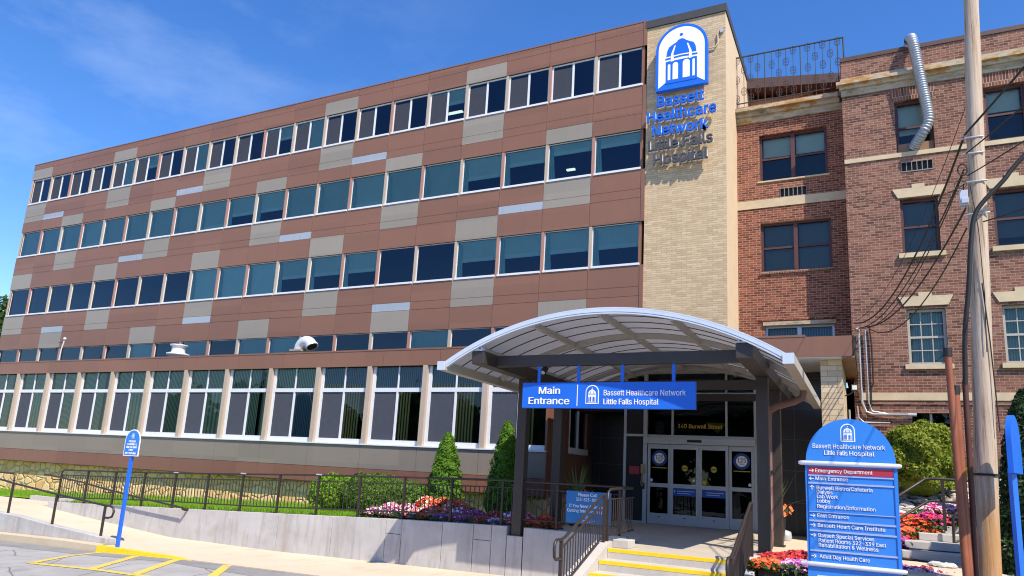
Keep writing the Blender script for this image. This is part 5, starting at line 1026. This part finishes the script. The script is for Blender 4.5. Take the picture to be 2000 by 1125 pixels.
# far tree beyond the left end
def tree(label, x, y, z0, h, r, n=5000):
    o = thing('tree', label, 'tree', (x, y, z0)); mb = MB(); mb.tube([(x, y, z0), (x + .2, y, z0 + h * .4), (x, y, z0 + h * .75)], [.35, .25, .08], 'bark', 8)
    for i in range(6): a = i * 1.05; mb.tube([(x, y, z0 + h * (.35 + .05 * i)), (x + r * .6 * math.cos(a), y + r * .6 * math.sin(a), z0 + h * (.6 + .05 * i))], [.12, .03], 'bark', 6)
    mb.build('trunk', o); mb = MB()
    for i in range(16):
        a = rng.random() * 6.28; q = r * .75 * rng.random() ** .5; c = (x + q * math.cos(a), y + q * math.sin(a), z0 + h * (.42 + .5 * rng.random())); p_, d = blob(*c, r * .42, r * .42, r * .34, n // 16, .5, .2, -.9, i); leaves(mb, p_, d, .34, 'leaf_tree')
    mb.build('crown', o)
tree('leafy green tree beyond the left end of the hospital block', -14.2, 6, -2, 13.2, 4.2)
tree('broad green tree standing farther left behind the hospital', -22, 12, -2, 15, 5)

FM = {'red': 'petal_red', 'orange': 'petal_orange', 'mag': 'petal_magenta', 'pink': 'petal_pink', 'white': 'petal_white', 'pur': 'petal_purple', 'dark': 'petal_dark'}
def flowers(name, label, spots, size=.035, dens=1.0):
    """spots: (x, y, z, radius, height, {colour: weight})"""
    mb = MB(); lv = []
    for x, y, z, rad, h, wts in spots:
        n = int(340 * dens * rad * rad / .09); ks = list(wts); ww = np.array([wts[q] for q in ks], float); ww /= ww.sum(); vs = {q: ([], []) for q in ks}
        for i in range(n):
            a = rng.random() * 6.283; q = rad * rng.random() ** .5; px, py = x + q * math.cos(a), y + q * math.sin(a); pz = z + h * (1 - (q / rad) ** 2 * .8) * (.8 + .3 * rng.random()); kk = ks[int(rng.choice(len(ks), p=ww))]
            nn = Vector((.5 * math.cos(a) * q / rad + .25 * rng.normal(), -.45 + .35 * rng.normal(), .8)).normalized(); t1 = nn.orthogonal().normalized(); t2 = nn.cross(t1); s_ = size * (.75 + .5 * rng.random()); V, F = vs[kk]; b = len(V); c = Vector((px, py, pz)); V.append(c - nn * s_ * .25); m_ = 10
            for j in range(m_): ang = 6.283 * j / m_; rr_ = s_ * (1.0 if j % 2 else .72); V.append(c + (t1 * math.cos(ang) + t2 * math.sin(ang)) * rr_)
            for j in range(m_): F.append((b, b + 1 + j, b + 1 + (j + 1) % m_))
            lv.append((px + rng.normal() * .03, py + rng.normal() * .03, pz - .02 - h * .35 * rng.random())); lv.append((px + rng.normal() * .04, py + rng.normal() * .04, z + h * .6 * rng.random()))
        for kk in ks:
            if vs[kk][0]: mb.idx(vs[kk][0], vs[kk][1], FM[kk])
    leaves(mb, lv, [(0, -.4, 1)] * len(lv), .055, 'leaf_flower'); return tag(mb.build(name), label, 'flowers', None, 'stuff')
sp = []
bands = [({'mag': 2, 'pink': 3, 'white': 2}, 29.2), ({'mag': 3, 'pink': 2, 'white': 2}, 29.7), ({'orange': 4, 'white': 2, 'pink': 1}, 30.25), ({'orange': 5, 'red': 2, 'white': 1}, 30.75), ({'pur': 3, 'white': 2, 'mag': 2}, 31.2), ({'pur': 4, 'mag': 2, 'white': 1}, 31.7), ({'dark': 2, 'red': 3, 'pink': 1}, 32.2), ({'white': 3, 'pur': 2, 'pink': 2}, 32.6), ({'pink': 3, 'red': 3}, 33.0), ({'red': 4, 'dark': 2, 'orange': 2}, 33.45)]
for wt, x in bands:
    sp.append((x, -6.0, .02, .32, .16, wt)); sp.append((x + .12, -5.5, .02, .34, .27, wt))
    if 30 < x < 31.5: sp.append((x - .25, -4.9, .05, .4, .42, {'orange': 5, 'red': 1, 'white': 1}))
flowers('flower_bed', 'bed of mixed pink orange and purple impatiens behind the fence', sp, .042)
flowers('flower_bed', 'deep red and orange impatiens between the steps and directory sign', [(38.75, -8.0, -.03, .45, .16, {'red': 5, 'dark': 3}), (39.1, -7.6, -.03, .5, .2, {'red': 5, 'dark': 3}), (39.5, -7.3, -.03, .5, .2, {'red': 3, 'orange': 4}), (38.7, -8.6, -.03, .35, .12, {'orange': 5, 'red': 1}), (39.15, -8.55, -.03, .4, .14, {'pur': 4, 'pink': 2}), (39.6, -8.2, -.03, .5, .16, {'pur': 4, 'mag': 2}), (40.1, -7.9, -.03, .5, .18, {'pur': 3, 'pink': 2})], .04, 1.2)
flowers('flower_bed', 'bright mixed impatiens beside the garden steps and handrail', [(40.55, -5.6, .25, .4, .2, {'pur': 3, 'mag': 3}), (40.62, -5.15, .38, .4, .25, {'orange': 4, 'red': 2}), (40.95, -4.8, .5, .4, .25, {'orange': 5, 'red': 1}), (41.2, -4.5, .62, .4, .25, {'mag': 4, 'red': 2}), (40.75, -4.4, .62, .4, .2, {'red': 3, 'orange': 2}), (41.4, -4.1, .75, .45, .3, {'pink': 4, 'mag': 2, 'white': 2}), (41.75, -4.2, .7, .4, .3, {'white': 3, 'mag': 3, 'pink': 2}), (42.0, -3.7, .85, .5, .3, {'mag': 3, 'red': 2, 'white': 2})], .04)
flowers('flower_bed', 'pale pink and dark leaved flowers at the right of the directory sign', [(40.85, -8.1, -.02, .42, .16, {'pink': 4, 'dark': 4, 'white': 2}), (40.45, -7.9, -.02, .4, .16, {'pur': 4, 'pink': 2})], .04)
# rocks
mb = MB()
def rock(mb, x, y, z, s_, m):
    n = 7; vs = []
    for k_, (rr_, zz) in enumerate(((.55, -.3), (1, 0), (.95, .25), (.5, .48))):
        for j in range(n): a = 6.283 * j / n + k_ * .3; q = s_ * rr_ * (.8 + .4 * rng.random()); vs.append((x + q * math.cos(a) * 1.25, y + q * math.sin(a), z + zz * s_ * (.8 + .4 * rng.random())))
    mb.idx(vs, [(i * n + j, i * n + (j + 1) % n, (i + 1) * n + (j + 1) % n, (i + 1) * n + j) for i in range(3) for j in range(n)] + [tuple(21 + j for j in range(n))], m, False)
for i in range(1500):
    x = 40.5 + 3.4 * rng.random(); y = -4.9 + 4.2 * rng.random(); rock(mb, x, y, hz(x, y) + .01, .035 + .05 * rng.random(), ('rock_a', 'rock_b', 'rock_c')[int(rng.integers(3))])
for i in range(260):
    x = 41.7 + 2.4 * rng.random(); y = -8.6 + 2.3 * rng.random(); rock(mb, x, y, .07, .04 + .05 * rng.random(), ('rock_a', 'rock_b', 'rock_c')[int(rng.integers(3))])
for i in range(30): rock(mb, 41.05 + .25 * rng.random(), -7.2 + .3 * rng.random(), .12, .05 + .04 * rng.random(), 'rock_c')
tag(mb.build('river_stones'), 'bed of grey and cream river stones on the slope by the brick wall', 'stones', None, 'stuff')
# planters with spikes
def planter(label, x, y, z, cols, sc_=1.0, cols2=None):
    o = thing('planter', label, 'planter', (x, y, z), 'spike planters at the entrance'); mb = MB(); mb.lathe((x, y, z), [(.13 * sc_, 0), (.17 * sc_, .4 * sc_), (.20 * sc_, .5 * sc_), (.19 * sc_, .52 * sc_), (.16 * sc_, .47 * sc_)], 'planter_pot', 18); mb.build('pot', o)
    mb = MB()
    for i in range(46):
        a = rng.random() * 6.28; l_ = (.55 + .3 * rng.random()) * sc_; tl_ = .25 + .75 * rng.random(); q = []
        b0 = Vector((x, y, z + .5 * sc_)); d = Vector((math.cos(a) * tl_, math.sin(a) * tl_, 1.2 - tl_ * .5)).normalized(); sd = d.cross(Vector((0, 0, 1))).normalized() * .014
        for t in (0, .5, 1): c = b0 + d * l_ * t - Vector((0, 0, .25 * l_ * t * t * tl_)); q.append((c - sd * (1.05 - t), c + sd * (1.05 - t)))
        mb.face([q[0][0], q[0][1], q[1][1], q[1][0]], 'spike_leaf'); mb.face([q[1][0], q[1][1], q[2][1], q[2][0]], 'spike_leaf')
    mb.build('spike_plant', o)
    mb = MB(); vs = []; fs = []
    for i in range(34):
        a = rng.random() * 6.28; q = (.12 + .22 * rng.random()) * sc_; c = Vector((x + q * math.cos(a), y + q * math.sin(a), z + (.48 + .16 * rng.random()) * sc_)); nn = Vector((math.cos(a), math.sin(a) - .6, .6)).normalized(); t1 = nn.orthogonal().normalized(); t2 = nn.cross(t1); b = len(vs); vs.append(c)
        for j in range(8): an = 6.283 * j / 8; vs.append(c + (t1 * math.cos(an) + t2 * math.sin(an)) * .05 * (1 if j % 2 else .7))
        fs += [(b, b + 1 + j, b + 1 + (j + 1) % 8) for j in range(8)]
    hf = [i for i in range(34) if vs[i * 9].x <= x or not cols2]; mb.idx(vs, [f for i in hf for f in fs[i * 8:i * 8 + 8]], cols)
    if cols2: mb.idx(vs, [f for i in range(34) if i not in hf for f in fs[i * 8:i * 8 + 8]], cols2)
    lp = [(x + rng.normal() * .14, y + rng.normal() * .14, z + .5 * sc_ + rng.random() * .1) for _ in range(60)]; leaves(mb, lp, [(0, 0, 1)] * 60, .07, 'leaf_flower'); mb.build('blooms', o)
planter('dark planter with spiky grass and magenta flowers behind the blue banner', 33.55, -3.5, .0, 'petal_magenta', 1.35)
planter('tall dark planter of spiky grass with magenta and orange flowers behind the right canopy posts', 38.27, -3.6, .0, 'petal_magenta', 1.3, 'petal_orange')
mb = MB(); mb.lathe((38.35, -2.3, 0), [(.11, 0), (.14, .08), (.12, .2), (.0, .24)], 'box_grey', 16); tag(mb.build('urn'), 'small pale grey rounded container on the floor by the granite wall', 'container')
mb = MB()
for i in range(46):
    x = -60 + 4.2 * i + rng.normal() * 1.0; y = -62 - 6 * rng.random(); h = 7 + 6 * rng.random()
    mb.tube([(x, y, -2), (x, y, h * .5)], .3, 'bark', 6); core_blob(mb, x, y, h * .5, 2.4, 2, h * .5, 'leaf_dark'); p_, d = blob(x, y, h * .55, 3.6, 3, h * .5, 420, .35, .2, -.9, i); leaves(mb, p_, d, .75, 'leaf_tree')
tag(mb.build('treeline'), 'leafy trees lining the far side of the street opposite the hospital', 'trees', None, 'stuff')
print('objects', len(sc.objects))
